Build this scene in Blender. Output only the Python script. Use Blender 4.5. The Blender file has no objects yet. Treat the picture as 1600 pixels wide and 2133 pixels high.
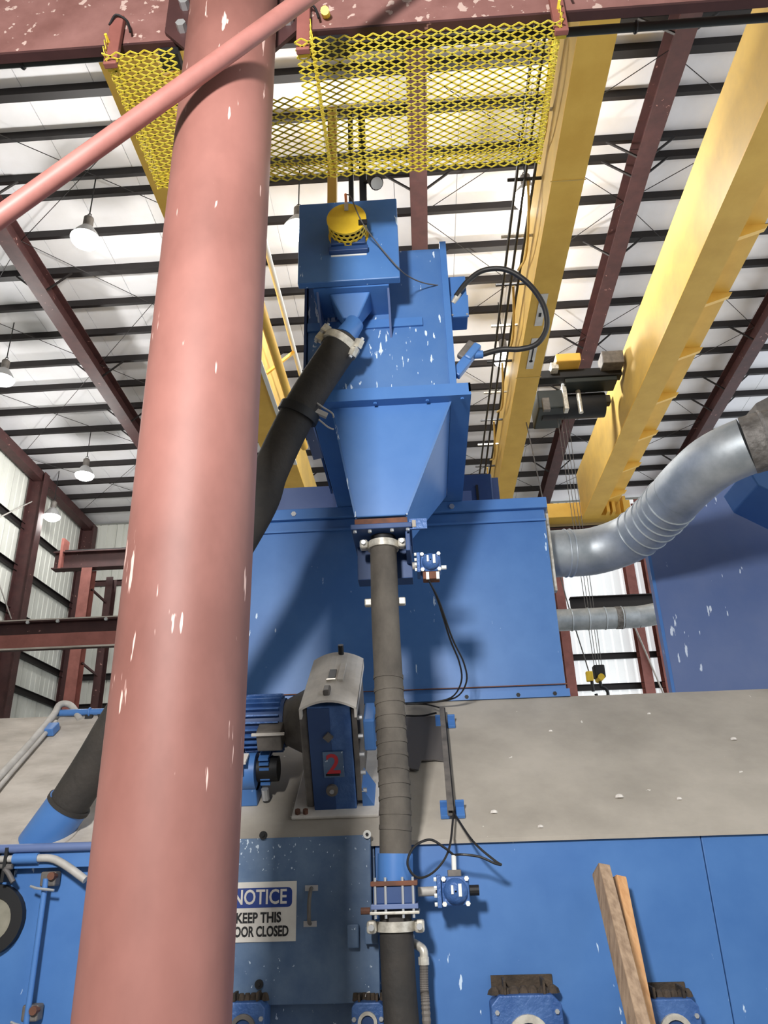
import bpy, bmesh, math, random
from mathutils import Vector, Matrix
random.seed(7)
S = bpy.context.scene
COL = S.collection
PI = math.pi
V = Vector

# ------------------------------------------------------------------ camera
F = 1605.0
CX, CY = 800.0, 1066.5
EYE = V((0, 0, 1.7))
yv = V((100.0, -716.5, -F)).normalized()
zv = V((-110.0, 3596.5, -F)); zv = (zv - yv * zv.dot(yv)).normalized()
xv = yv.cross(zv)
ROT = Matrix((xv, yv, zv))
cam = bpy.data.cameras.new('camera')
cam.sensor_fit = 'VERTICAL'; cam.sensor_height = 36.0; cam.lens = F / 2133.0 * 36.0
cam.clip_start = 0.05; cam.clip_end = 200
camo = bpy.data.objects.new('camera', cam); COL.objects.link(camo)
camo.matrix_world = Matrix.Translation(EYE) @ ROT.to_4x4()
S.camera = camo
# survey helpers: where a sight line meets a real plane of the place
def ray(px, py): return ROT @ V((px - CX, -(py - CY), -F))
def atY(px, py, Y): r = ray(px, py); return EYE + r * (Y / r.y)
def atZ(px, py, Z): r = ray(px, py); return EYE + r * ((Z - 1.7) / r.z)
def atX(px, py, X): r = ray(px, py); return EYE + r * (X / r.x)

# ------------------------------------------------------------------ light
S.view_settings.view_transform = 'Standard'
S.view_settings.look = 'None'
S.view_settings.gamma = 1.0
S.view_settings.use_curve_mapping = False
S.view_settings.exposure = 0.0
w = bpy.data.worlds.new('daylight'); S.world = w; w.use_nodes = True
bg = w.node_tree.nodes['Background']
bg.inputs[0].default_value = (0.90, 0.95, 1.0, 1); bg.inputs[1].default_value = 1.6
def area(name, loc, target, sx, sy, power, col=(1, 1, 1)):
    l = bpy.data.lights.new(name, 'AREA'); l.shape = 'RECTANGLE'; l.size = sx; l.size_y = sy
    l.energy = power; l.color = col
    o = bpy.data.objects.new(name, l); COL.objects.link(o); o.location = loc
    o.rotation_euler = (V(target) - V(loc)).to_track_quat('-Z', 'Y').to_euler()
    return o
area('key_light', (-1.0, -1.2, 3.8), (-0.4, 4, 2.4), 0.5, 0.5, 330, (1, 0.98, 0.96))  # unseen key light added behind the camera; no door opening is modelled

# ------------------------------------------------------------------ materials
def lin(c):
    return tuple(((v / 255) / 12.92 if v / 255 <= 0.04045 else ((v / 255 + 0.055) / 1.055) ** 2.4) for v in c) + (1,)
MATS = {}
def mat(name, col, rough=0.6, metal=0.0, col2=None, scale=3.0, stretch=(1, 1, 1), chips=None, chip_amt=0.0,
        chip_scale=(30, 30, 8), bump=0.0, bump_scale=40, emit=None, spec=0.5):
    m = bpy.data.materials.new(name); m.use_nodes = True
    N, L = m.node_tree.nodes, m.node_tree.links
    b = N['Principled BSDF']
    b.inputs['Roughness'].default_value = rough; b.inputs['Metallic'].default_value = metal
    b.inputs['Specular IOR Level'].default_value = spec
    tc = N.new('ShaderNodeTexCoord')
    src = None
    c1 = lin(col)
    b.inputs['Base Color'].default_value = c1
    if col2 is not None:
        mp = N.new('ShaderNodeMapping'); mp.inputs['Scale'].default_value = stretch
        L.new(tc.outputs['Object'], mp.inputs[0])
        no = N.new('ShaderNodeTexNoise'); no.inputs['Scale'].default_value = scale
        no.inputs['Detail'].default_value = 6; no.inputs['Roughness'].default_value = 0.6
        L.new(mp.outputs[0], no.inputs['Vector'])
        rp = N.new('ShaderNodeValToRGB'); rp.color_ramp.elements[0].position = 0.36; rp.color_ramp.elements[1].position = 0.66
        rp.color_ramp.elements[0].color = c1; rp.color_ramp.elements[1].color = lin(col2)
        L.new(no.outputs[0], rp.inputs[0]); src = rp.outputs[0]
    if chips is not None:
        mp2 = N.new('ShaderNodeMapping'); mp2.inputs['Scale'].default_value = chip_scale
        L.new(tc.outputs['Object'], mp2.inputs[0])
        n2 = N.new('ShaderNodeTexNoise'); n2.inputs['Scale'].default_value = 1.0; n2.inputs['Detail'].default_value = 3
        L.new(mp2.outputs[0], n2.inputs['Vector'])
        n3 = N.new('ShaderNodeTexNoise'); n3.inputs['Scale'].default_value = 2.2; n3.inputs['Detail'].default_value = 2
        L.new(tc.outputs['Object'], n3.inputs['Vector'])
        mu = N.new('ShaderNodeMath'); mu.operation = 'MULTIPLY_ADD'; mu.inputs[1].default_value = 0.45; 
        L.new(n3.outputs[0], mu.inputs[0]); L.new(n2.outputs[0], mu.inputs[2])
        r2 = N.new('ShaderNodeValToRGB'); p = 0.985 - chip_amt
        r2.color_ramp.elements[0].position = p; r2.color_ramp.elements[1].position = min(1, p + 0.025)
        r2.color_ramp.elements[0].color = (0, 0, 0, 1); r2.color_ramp.elements[1].color = (1, 1, 1, 1)
        L.new(mu.outputs[0], r2.inputs[0])
        mx = N.new('ShaderNodeMix'); mx.data_type = 'RGBA'
        L.new(r2.outputs[0], mx.inputs[0])
        if src is not None: L.new(src, mx.inputs[6])
        else: mx.inputs[6].default_value = c1
        mx.inputs[7].default_value = lin(chips)
        src = mx.outputs[2]
    if src is not None: L.new(src, b.inputs['Base Color'])
    if bump:
        nb = N.new('ShaderNodeTexNoise'); nb.inputs['Scale'].default_value = bump_scale; nb.inputs['Detail'].default_value = 4
        L.new(tc.outputs['Object'], nb.inputs['Vector'])
        bp = N.new('ShaderNodeBump'); bp.inputs['Strength'].default_value = bump; bp.inputs['Distance'].default_value = 0.02
        L.new(nb.outputs[0], bp.inputs['Height']); L.new(bp.outputs[0], b.inputs['Normal'])
    if emit:
        b.inputs['Emission Color'].default_value = emit[0] + (1,) if len(emit[0]) == 3 else emit[0]
        b.inputs['Emission Strength'].default_value = emit[1]
    MATS[name] = m
    return m
M = MATS
mat('blue', (66, 112, 174), 0.42, 0, (80, 126, 186), 2.0, chips=(205, 225, 245), chip_amt=.03, chip_scale=(34, 34, 9))
mat('blue_chipped', (68, 112, 172), 0.45, 0, (84, 124, 178), 2.5, chips=(215, 230, 245), chip_amt=.1, chip_scale=(42, 42, 10))
mat('blue_clean', (70, 118, 182), 0.4, 0, (80, 126, 188), 3)
mat('blue_dull', (92, 112, 158), 0.42, 0, (108, 124, 164), 1.6, chips=(215, 225, 240), chip_amt=0.03, chip_scale=(26, 26, 6))
mat('blue_dark', (36, 66, 116), 0.5, 0, (48, 78, 126), 3)
mat('blue_mottled', (80, 106, 140), 0.5, 0, (104, 128, 158), 7, chips=(205, 220, 235), chip_amt=.09, chip_scale=(60, 60, 40))
mat('blue_cast', (52, 90, 150), 0.45, 0.1, (80, 116, 172), 9, bump=0.25, bump_scale=60)
mat('dust', (180, 172, 160), 0.9, 0, (152, 145, 134), 1.4, chips=(225, 220, 210), chip_amt=0.0, chip_scale=(16, 16, 16), bump=0.06)
mat('dust_pale', (198, 190, 180), 0.9, 0, (164, 156, 146), 2.4, (1, 2.2, 2.2), bump=0.25, bump_scale=14)
mat('red_primer', (150, 101, 92), 0.6, 0, (118, 76, 68), 1.6, (1, 1, 0.6), chips=(226, 190, 180), chip_amt=.04, chip_scale=(38, 38, 5))
mat('red_brace', (168, 112, 104), 0.5, 0, (150, 98, 90), 6)
mat('maroon', (72, 42, 41), 0.6, 0, (58, 33, 33), 4, chips=(150, 112, 104), chip_amt=.03, chip_scale=(14, 14, 14))
mat('maroon_beam', (146, 104, 98), 0.6, 0, (120, 80, 74), 3.5, chips=(196, 170, 160), chip_amt=0.12, chip_scale=(22, 22, 22))
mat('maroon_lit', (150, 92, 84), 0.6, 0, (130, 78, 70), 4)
mat('purlin', (26, 20, 20), 0.6, 0, (20, 15, 15), 2)
mat('yellow', (230, 186, 84), 0.5, 0, (218, 172, 72), 2)
mat('yellow_web', (220, 184, 98), 0.55, 0, (196, 164, 94), 1.2, (1, 1, 1))
mat('yellow_mesh', (246, 226, 84), 0.5, 0, (236, 208, 58), 6)
mat('yellow_guard', (236, 200, 52), 0.5, 0, (220, 182, 44), 8)
mat('roof_insulation', (240, 240, 244), 0.8, 0, (228, 227, 228), 0.6)
mat('wall_sheet', (222, 224, 216), 0.7, 0, (200, 202, 194), 0.8, (1, 1, 0.15))
mat('wall_sheet_dim', (150, 152, 146), 0.7, 0, (132, 134, 128), 0.8, (1, 1, 0.15))
mat('wall_sheet_glow', (232, 234, 230), 0.7, emit=((.92, .96, 1), .55))  # far wall sheets made to glow; their brightness is added as emission
mat('concrete', (150, 148, 144), 0.8, 0, (128, 126, 122), 0.8)
mat('rubber', (44, 42, 40), 0.75, 0, (60, 55, 50), 5, bump=0.2, bump_scale=30)
mat('rubber_dusty', (98, 92, 84), 0.85, 0, (74, 69, 63), 6, (1, 1, 0.6), bump=0.15, bump_scale=40)
mat('black', (20, 20, 22), 0.6)
mat('black_cable', (34, 33, 33), 0.5)
mat('cable_grey', (96, 92, 90), 0.6)
mat('galvanised', (196, 202, 206), 0.5, 0.6, (164, 172, 178), 5, bump=0.1, bump_scale=8)
mat('duct_tape', (140, 136, 132), 0.6, 0.3, (98, 94, 90), 14, (1, 1, 1), bump=0.6, bump_scale=30)
mat('clamp', (224, 220, 208), 0.4, 0.35, (176, 170, 158), 20)
mat('bolt', (200, 202, 204), 0.35, 0.6)
mat('bolt_white', (236, 236, 230), 0.5)
mat('rust', (120, 76, 56), 0.8, 0, (86, 60, 50), 12)
mat('dirt', (84, 72, 60), 0.95, 0, (56, 49, 43), 14, bump=0.6, bump_scale=40)
mat('white_cover', (228, 222, 214), 0.75, 0, (204, 198, 190), 6)
mat('sign_white', (226, 222, 214), 0.5, 0, (206, 200, 192), 5)
mat('sign_blue', (28, 58, 132), 0.45)
mat('ink', (20, 20, 24), 0.6)
mat('red_ink', (200, 52, 62), 0.6)
mat('wood', (178, 152, 126), 0.8, 0, (140, 116, 94), 5, (9, 9, 0.8), bump=0.2, bump_scale=30)
mat('wood_fresh', (222, 172, 122), 0.8, 0, (200, 146, 96), 5, (9, 9, 0.8))
mat('motor_grey', (120, 114, 108), 0.6, 0.1, (92, 88, 84), 10)
mat('lamp_shade', (190, 190, 190), 0.4, 0.5)
mat('lamp_glow', (255, 255, 255), 0.5, emit=((1, 0.99, 0.97), 20))
mat('glass_plate', (150, 146, 132), 0.25, 0.0, (120, 118, 104), 6)
mat('conduit', (196, 192, 186), 0.6, 0.1, (170, 166, 160), 8)
mat('green_black', (40, 46, 44), 0.55)
mat('white_paint', (226, 226, 220), 0.5)
mat('orange', (216, 130, 84), 0.5)

# ------------------------------------------------------------------ mesh helpers
def frame_for(d):
    d = d.normalized()
    a = V((0, 0, 1)) if abs(d.z) < 0.9 else V((1, 0, 0))
    u = d.cross(a).normalized()
    return u, d.cross(u).normalized()
class MB:
    def __init__(s): s.v = []; s.f = []
    def add(s, vs, fs):
        o = len(s.v); s.v += [tuple(p) for p in vs]; s.f += [tuple(i + o for i in f) for f in fs]; return s
    def hexa(s, p):
        return s.add(p, [(0, 3, 2, 1), (4, 5, 6, 7), (0, 1, 5, 4), (1, 2, 6, 5), (2, 3, 7, 6), (3, 0, 4, 7)])
    def box(s, x0, x1, y0, y1, z0, z1):
        return s.hexa([(x0, y0, z0), (x1, y0, z0), (x1, y1, z0), (x0, y1, z0), (x0, y0, z1), (x1, y0, z1), (x1, y1, z1), (x0, y1, z1)])
    def bar(s, p, q, wd, ht, side=None):
        p, q = V(p), V(q); d = (q - p).normalized()
        if side is None: u, n = frame_for(d)
        else:
            u = V(side); u = (u - d * u.dot(d)).normalized(); n = d.cross(u)
        u = u * wd / 2; n = n * ht / 2
        return s.hexa([p - u - n, p + u - n, p + u + n, p - u + n, q - u - n, q + u - n, q + u + n, q - u + n])
    def prism(s, poly, d):
        n = len(poly); d = V(d); poly = [V(p) for p in poly]
        vs = poly + [p + d for p in poly]
        fs = [tuple(range(n - 1, -1, -1)), tuple(range(n, 2 * n))] + [(i, (i + 1) % n, n + (i + 1) % n, n + i) for i in range(n)]
        return s.add(vs, fs)
    def cyl(s, p, q, r, r2=None, n=16, caps=True):
        p, q = V(p), V(q); r2 = r if r2 is None else r2
        u, w_ = frame_for(q - p); vs = []
        for c, rr in ((p, r), (q, r2)):
            vs += [c + (u * math.cos(2 * PI * i / n) + w_ * math.sin(2 * PI * i / n)) * rr for i in range(n)]
        fs = [(i, (i + 1) % n, n + (i + 1) % n, n + i) for i in range(n)]
        if caps: fs += [tuple(range(n - 1, -1, -1)), tuple(range(n, 2 * n))]
        return s.add(vs, fs)
    def tube(s, path, r, n=10, caps=True):
        path = [V(p) for p in path]; m = len(path); vs = []; fs = []
        t0 = (path[1] - path[0]).normalized(); u, _ = frame_for(t0)
        for k in range(m):
            t = (path[min(k + 1, m - 1)] - path[max(k - 1, 0)]).normalized()
            u = (u - t * u.dot(t)).normalized(); w_ = t.cross(u)
            rr = r[k] if isinstance(r, (list, tuple)) else r
            vs += [path[k] + (u * math.cos(2 * PI * i / n) + w_ * math.sin(2 * PI * i / n)) * rr for i in range(n)]
        for k in range(m - 1):
            fs += [(k * n + i, k * n + (i + 1) % n, (k + 1) * n + (i + 1) % n, (k + 1) * n + i) for i in range(n)]
        if caps: fs += [tuple(range(n - 1, -1, -1)), tuple(range((m - 1) * n, m * n))]
        return s.add(vs, fs)
    def ring(s, c, axis, R, r, n=24, k=8):
        c = V(c); u, w_ = frame_for(V(axis)); a = V(axis).normalized(); vs = []; fs = []
        for i in range(n):
            t = 2 * PI * i / n; d = u * math.cos(t) + w_ * math.sin(t)
            for j in range(k):
                q = 2 * PI * j / k
                vs.append(c + d * (R + r * math.cos(q)) + a * (r * math.sin(q)))
        for i in range(n):
            for j in range(k):
                fs.append((i * k + j, ((i + 1) % n) * k + j, ((i + 1) % n) * k + (j + 1) % k, i * k + (j + 1) % k))
        return s.add(vs, fs)
    def band(s, c, axis, R0, R1, h, n=24):
        c = V(c); a = V(axis).normalized(); u, w_ = frame_for(a); vs = []; fs = []
        for i in range(n):
            t = 2 * PI * i / n; d = u * math.cos(t) + w_ * math.sin(t)
            vs += [c + d * R0 - a * h / 2, c + d * R1 - a * h / 2, c + d * R1 + a * h / 2, c + d * R0 + a * h / 2]
        for i in range(n):
            for j in range(4):
                fs.append((i * 4 + j, ((i + 1) % n) * 4 + j, ((i + 1) % n) * 4 + (j + 1) % 4, i * 4 + (j + 1) % 4))
        return s.add(vs, fs)
    def lathe(s, prof, c=(0, 0, 0), n=20):
        c = V(c); m = len(prof); vs = []; fs = []
        for r, z in prof:
            vs += [c + V((r * math.cos(2 * PI * i / n), r * math.sin(2 * PI * i / n), z)) for i in range(n)]
        for k in range(m - 1):
            fs += [(k * n + i, k * n + (i + 1) % n, (k + 1) * n + (i + 1) % n, (k + 1) * n + i) for i in range(n)]
        fs += [tuple(range(n - 1, -1, -1)), tuple(range((m - 1) * n, m * n))]
        return s.add(vs, fs)
    def ibeam(s, p, q, depth, width, tf, tw, up=(0, 0, 1)):
        p, q = V(p), V(q); d = (q - p).normalized(); u = V(up); u = (u - d * u.dot(d)).normalized(); sd = d.cross(u)
        a, b, c, e = width / 2, tw / 2, depth / 2, depth / 2 - tf
        pr = [(-a, -c), (a, -c), (a, -e), (b, -e), (b, e), (a, e), (a, c), (-a, c), (-a, e), (-b, e), (-b, -e), (-a, -e)]
        n = len(pr); vs = [o + sd * x + u * y for o in (p, q) for x, y in pr]
        fs = [(i, (i + 1) % n, n + (i + 1) % n, n + i) for i in range(n)] + [tuple(range(n - 1, -1, -1)), tuple(range(n, 2 * n))]
        return s.add(vs, fs)
    def chan(s, p, q, depth, width, t, up=(0, 0, 1), flip=1):
        p, q = V(p), V(q); d = (q - p).normalized(); u = V(up); u = (u - d * u.dot(d)).normalized(); sd = d.cross(u) * flip
        c = depth / 2
        pr = [(0, -c), (width, -c), (width, -c + t), (t, -c + t), (t, c - t), (width, c - t), (width, c), (0, c)]
        n = len(pr); vs = [o + sd * x + u * y for o in (p, q) for x, y in pr]
        fs = [(i, (i + 1) % n, n + (i + 1) % n, n + i) for i in range(n)] + [tuple(range(n - 1, -1, -1)), tuple(range(n, 2 * n))]
        return s.add(vs, fs)
    def build(s, name, m, parent=None, smooth=False, bevel=0.0, seg=2):
        me = bpy.data.meshes.new(name); me.from_pydata(s.v, [], s.f)
        bm = bmesh.new(); bm.from_mesh(me); bmesh.ops.recalc_face_normals(bm, faces=bm.faces); bm.to_mesh(me); bm.free()
        me.materials.append(M[m])
        if smooth:
            me.polygons.foreach_set('use_smooth', [True] * len(me.polygons))
        o = bpy.data.objects.new(name, me); COL.objects.link(o)
        if smooth: 
            try: me.set_sharp_from_angle(angle=math.radians(40))
            except Exception: pass
        if bevel:
            md = o.modifiers.new('bevel', 'BEVEL'); md.width = bevel; md.segments = seg; md.limit_method = 'ANGLE'
        adopt(o, parent)
        return o
LOCAL = set()
def adopt(o, parent):
    if parent is None: return
    o.parent = parent
    if parent.type == 'EMPTY' and parent.name not in LOCAL: o.location = -parent.location
def tag(o, label, cat, group=None):
    o['label'] = label; o['category'] = cat
    if group: o['group'] = group
    return o
def thing(name, loc, label, cat, group=None, local=False, rot=(0, 0, 0)):
    o = bpy.data.objects.new(name, None); COL.objects.link(o); o.empty_display_size = 0.1
    o.location = loc; o.rotation_euler = rot
    if local: LOCAL.add(o.name)
    return tag(o, label, cat, group)
def struct(o): o['kind'] = 'structure'; return o
def copy_tree(o, parent=None):
    c = o.copy(); COL.objects.link(c)
    if parent is not None: c.parent = parent
    for ch in o.children: copy_tree(ch, c)
    return c
def smoothpath(pts, k=8):
    pts = [V(p) for p in pts]; out = []
    P = [pts[0] * 2 - pts[1]] + pts + [pts[-1] * 2 - pts[-2]]
    for i in range(1, len(P) - 2):
        a, b, c, d = P[i - 1:i + 3]
        for j in range(k):
            t = j / k
            out.append(0.5 * ((2 * b) + (c - a) * t + (2 * a - 5 * b + 4 * c - d) * t * t + (3 * b - a - 3 * c + d) * t ** 3))
    out.append(pts[-1]); return out
def bolt_at(p, d, r=0.012, h=0.012, name='bolt', m='bolt', parent=None):
    p, d = V(p), V(d).normalized()
    return MB().cyl(p, p + d * h, r, n=6).build(name, m, parent)
def text_mesh(name, body, size, m, parent, world, bold=0.0, align='CENTER', xs=1.0, fit=None):
    cu = bpy.data.curves.new(name, 'FONT'); cu.body = body; cu.size = size; cu.align_x = align; cu.align_y = 'CENTER'
    cu.offset = bold; cu.extrude = 0.0008; cu.resolution_u = 3
    to = bpy.data.objects.new(name, cu); COL.objects.link(to)
    dg = bpy.context.evaluated_depsgraph_get(); dg.update()
    me = bpy.data.meshes.new_from_object(to.evaluated_get(dg))
    bpy.data.objects.remove(to)
    if fit:
        wx = [v.co.x for v in me.vertices]; xs = fit / (max(wx) - min(wx))
    me.transform(world @ Matrix.Diagonal((xs, 1, 1, 1))); me.materials.clear(); me.materials.append(M[m])
    o = bpy.data.objects.new(name, me); COL.objects.link(o); adopt(o, parent); return o

# ------------------------------------------------------------------ setting: floor, ceiling, walls
XL, XR, YN, YF = -12.2, 10.8, -8.0, 25.6
RIDGE = 10.6
def zr(Y): return 13.62 - 0.035 * abs(Y - RIDGE)      # underside of the purlins
fl = MB().box(XL - 1, XR + 1, -8, YF + 0.5, -0.2, 0.0).build('floor', 'concrete'); struct(fl)
ceil = MB()
for ya, yb in ((YN, RIDGE), (RIDGE, YF + 0.3)):
    ceil.hexa([(XL - .3, ya, zr(ya) + .25), (XR, ya, zr(ya) + .25), (XR, yb, zr(yb) + .25), (XL - .3, yb, zr(yb) + .25),
               (XL - .3, ya, zr(ya) + .33), (XR, ya, zr(ya) + .33), (XR, yb, zr(yb) + .33), (XL - .3, yb, zr(yb) + .33)])
ceil = ceil.build('ceiling', 'roof_insulation'); struct(ceil)
x = XL - .3
while x < XR - .1:                                   # insulation sheets with seams between them
    xb = min(x + 1.24, XR)
    for ya, yb in ((YN, RIDGE), (RIDGE, YF + .3)):
        MB().hexa([(x, ya, zr(ya) + .222), (xb - .012, ya, zr(ya) + .222), (xb - .012, yb, zr(yb) + .222), (x, yb, zr(yb) + .222),
                   (x, ya, zr(ya) + .25), (xb - .012, ya, zr(ya) + .25), (xb - .012, yb, zr(yb) + .25), (x, yb, zr(yb) + .25)]).build('insulation_panel', 'roof_insulation', ceil)
    x = xb
pys = [132, 196, 288, 377, 416, 497, 575, 645, 706, 764, 815, 862, 905, 946, 978, 1014, 1044, 1074]
PUR = []
for py in pys:
    Y = 12.0
    for _ in range(6): Y = atZ(100, py, zr(Y)).y
    PUR.append(Y)
PUR = [PUR[0] - 3.0, PUR[0] - 2.0, PUR[0] - 1.0] + PUR
for i, Y in enumerate(PUR):
    wd = 0.15 if i in (4, 9) else 0.08
    MB().chan((XL, Y, zr(Y) + .135), (XR, Y, zr(Y) + .135), 0.17, wd, 0.012, flip=-1).build('purlin', 'purlin', ceil)
RX = [.36 + 4.12 * k for k in (-2, -1, 0, 1, 2)]
for rx in RX:
    rb = MB()
    for ya, yb in ((YN, RIDGE), (RIDGE, YF)):
        rb.ibeam((rx, ya, zr(ya) - .24), (rx, yb, zr(yb) - .24), 0.48, 0.32, 0.02, 0.015)
    rf = rb.build('rafter', 'maroon', ceil)
    for i, Y in enumerate(PUR):
        if i >= 3 and (i % 3 == 0 or i in (7, 14)):
            for sx in (-1, 1):
                MB().bar((rx + sx * .06, Y, zr(Y) - .44), (rx + sx * .62, Y, zr(Y) + .04), .035, .035).build('flange_brace', 'purlin', rf)
rods = [(-12, -7.88), (-7.88, -3.76), (.36, 4.48), (4.48, 8.6)]
for xa, xb in rods:
    for k in range(4, len(PUR) - 4, 4):
        ya, yb = PUR[k], PUR[k + 4]
        MB().cyl((xa, ya, zr(ya) - .02), (xb, yb, zr(yb) - .02), .008, n=6).build('tension_rod', 'purlin', ceil)
        MB().cyl((xb, ya, zr(ya) - .02), (xa, yb, zr(yb) - .02), .008, n=6).build('tension_rod', 'purlin', ceil)

def corrugated(x0, x1, fixed, z0, z1, axis, pitch=0.3, depth=0.035, back=0.02):
    m = MB(); n = max(1, int(round((x1 - x0) / pitch))); p = (x1 - x0) / n; prof = []
    for i in range(n):
        a = x0 + i * p
        prof += [(a, 0), (a + p * .78, 0), (a + p * .84, depth), (a + p * .94, depth)]
    prof.append((x1, 0))
    vs = []
    for z in (z0, z1):
        for t, d in prof:
            vs.append((t, fixed + d, z) if axis == 'x' else (fixed - d, t, z))
    k = len(prof)
    m.add(vs, [(i, i + 1, k + i + 1, k + i) for i in range(k - 1)])
    vs2 = []
    for z in (z0, z1):
        for t in (x0, x1):
            vs2.append((t, fixed + depth + back, z) if axis == 'x' else (fixed - depth - back, t, z))
    m.add(vs2, [(0, 1, 3, 2)])
    return m
# left wall (runs away from the viewer)
wl = MB().box(XL - .14, XL - .07, YN, YF + .2, 0, 13.4).build('wall_left', 'wall_sheet'); struct(wl)
y = 6.0
while y < YF - .2:
    yb = min(y + 1.2, YF); corrugated(y, yb - .01, XL, 0, zr(yb) + .2, 'y').build('wall_panel', 'wall_sheet', wl); y = yb
for Y in (25.2, 21.3, 17.2, 13.0):
    MB().ibeam((XL + .32, Y, 0), (XL + .32, Y, zr(Y) - .1), 0.5, 0.3, 0.025, 0.018, up=(1, 0, 0)).build('wall_column', 'maroon', wl)
for py, px in ((1053, 0), (1156, 0), (1258, 0), (1340, 0), (1420, 0)):
    z = atX(px, py, XL + .15).z
    MB().chan((XL + .03, 6, z), (XL + .03, YF, z), 0.2, 0.09, 0.012, flip=1).build('girt', 'purlin', wl)
MB().bar((XL + .3, 6, zr(6) - .12), (XL + .3, YF, zr(YF) - .12), .3, .3).build('eave_strut', 'maroon', wl)
MB().cyl((XL + .2, 17.2, 9.0), (XL + .2, 21.3, 12.2), .02, n=6).build('tension_rod', 'conduit', wl)
MB().cyl((XL + .2, 17.2, 11.6), (XL + .2, 21.3, 8.4), .02, n=6).build('tension_rod', 'conduit', wl)
wf = MB().box(XL, XR, YN - .1, YN, 0, 13.3).build('wall_front', 'wall_sheet_dim'); struct(wf)
# far wall
wb = MB().box(XL, XR, YF + .07, YF + .14, 0, 13.3).build('wall_back', 'wall_sheet_dim'); struct(wb)
x = XL
while x < XR - .1:
    xb = min(x + 1.2, XR); corrugated(x, xb - .01, YF, 0, 13.2, 'x').build('wall_panel', 'wall_sheet_glow' if 4 < x < 9 else 'wall_sheet', wb); x = xb
for z in (4.6, 6.55, 7.55, 9.1, 10.9):
    MB().chan((XL, YF - .02, z), (XR, YF - .02, z), 0.2, 0.09, 0.012, flip=1).build('girt', 'maroon' if z > 9 else 'purlin', wb)
for X in (-7.88, -3.76, .36, 4.75, 7.2, 7.85):
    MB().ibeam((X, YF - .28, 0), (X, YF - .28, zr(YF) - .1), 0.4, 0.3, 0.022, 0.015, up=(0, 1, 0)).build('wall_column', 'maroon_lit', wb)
MB().cyl((7.0, YF - .55, 8.4), (8.0, YF - .55, 4.4), .03, n=6).build('tension_rod', 'conduit', wb)

# ------------------------------------------------------------------ runway beams and posts, far left and far centre
t = thing('runway_beam', (-9.4, 20.2, 9.4), 'far maroon crane runway beam with bracket near the left wall corner', 'beam')
b = MB().ibeam((-10.4, 20.2, 9.69), (9.5, 20.2, 9.69), .52, .3, .03, .02).build('beam', 'maroon', t)
MB().box(-10.4, 9.5, 20.16, 20.24, 9.95, 10.03).build('rail', 'purlin', t)
MB().box(-10.2, -10.12, 20.03, 20.37, 9.43, 10.35).build('end_stop', 'maroon_lit', t)
for X in (-9.35,):
    t = thing('runway_post', (X, 20.3, 0), ('maroon lattice post under the far runway beam, left of the red column' if X < 0 else 'maroon post standing behind the right edge of the blue middle housing'), 'post')
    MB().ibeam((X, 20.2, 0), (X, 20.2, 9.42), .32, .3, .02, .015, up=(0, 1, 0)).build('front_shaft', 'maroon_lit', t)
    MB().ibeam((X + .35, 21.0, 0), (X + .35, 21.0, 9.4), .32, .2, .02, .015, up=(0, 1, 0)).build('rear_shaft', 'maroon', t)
    for z in (5.2, 6.6, 7.6, 8.7):
        MB().bar((X + .1, 20.3, z + .15), (X + .35, 20.9, z - .1), .06, .05).build('lacing_bar', 'maroon', t)
t = thing('tie_beam', (-6, 12, 4.9), 'dusty maroon beam crossing left of the red column, above the dusty sloped roof', 'beam')
MB().ibeam((-9.5, 12, 5.17), (-3.0, 12, 5.17), .44, .26, .025, .018).build('beam', 'maroon', t)
MB().box(-9.5, -3.0, 11.84, 11.86, 4.93, 5.15).build('lit_lower_half', 'maroon_lit', t)  # added lighter plate, paints the light on the beam's lower half
MB().box(-9.5, -3.0, 11.83, 11.86, 4.905, 4.93).build('lower_edge', 'dust_pale', t)
MB().box(-9.5, -3.0, 11.86, 12.14, 5.39, 5.41).build('dust_ledge', 'dust_pale', t)
for X in (-6.4, -5.9, -5.1):
    bolt_at((X, 11.88, 5.36), (0, -1, 0), .03, .03, parent=t)

# ------------------------------------------------------------------ pendant lamps
def make_lamp(label):
    t = thing('pendant_lamp', (0, 0, 0), label, 'lamp', 'high-bay lamps under the roof', local=True)
    MB().lathe([(.07, .30), (.12, .26), (.2, .14), (.27, .0), (.265, 0), (.19, .13), (.1, .24)], n=20).build('shade', 'lamp_shade', t, True)
    MB().lathe([(.262, .012), (.24, -.06), (.15, -.12), (.01, -.14)], n=20).build('lens', 'lamp_glow', t, True)
    MB().lathe([(.07, .3), (.09, .33), (.09, .5), (.05, .54)], n=14).build('ballast_housing', 'motor_grey', t, True)
    MB().ring((0, 0, .58), (0, 1, 0), .035, .008, 12, 6).build('hook', 'black', t)
    MB().cyl((0, 0, .6), (0, 0, 1.63), .012, n=6).build('cord', 'black', t)
    return t
lamps = [((178, 498), 'bright round pendant lamp hanging left of the red column above the others'),
         ((5, 790), 'pendant lamp cut by the left edge of the picture'),
         ((176, 990), 'pendant lamp with pale lens low by the left wall corner'),
         ((108, 1076), 'small dim pendant lamp furthest away in the left corner'),
         ((1100, 412), 'glaring pendant lamp beside the yellow crane girder below the mesh guard'),
         ((621, 478), 'pendant lamp half hidden behind the blue drive head plate'),
         ((1051, 748), 'pendant lamp behind the black cables by the lever switch')]
lamp0 = None
def lamp_light(o, e):
    l = bpy.data.lights.new('lamp_bulb', 'POINT'); l.energy = e; l.shadow_soft_size = .2; l.color = (1, .98, .95)
    b = bpy.data.objects.new('lamp_bulb', l); COL.objects.link(b); b.parent = o; b.location = (0, 0, -.3)
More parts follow.
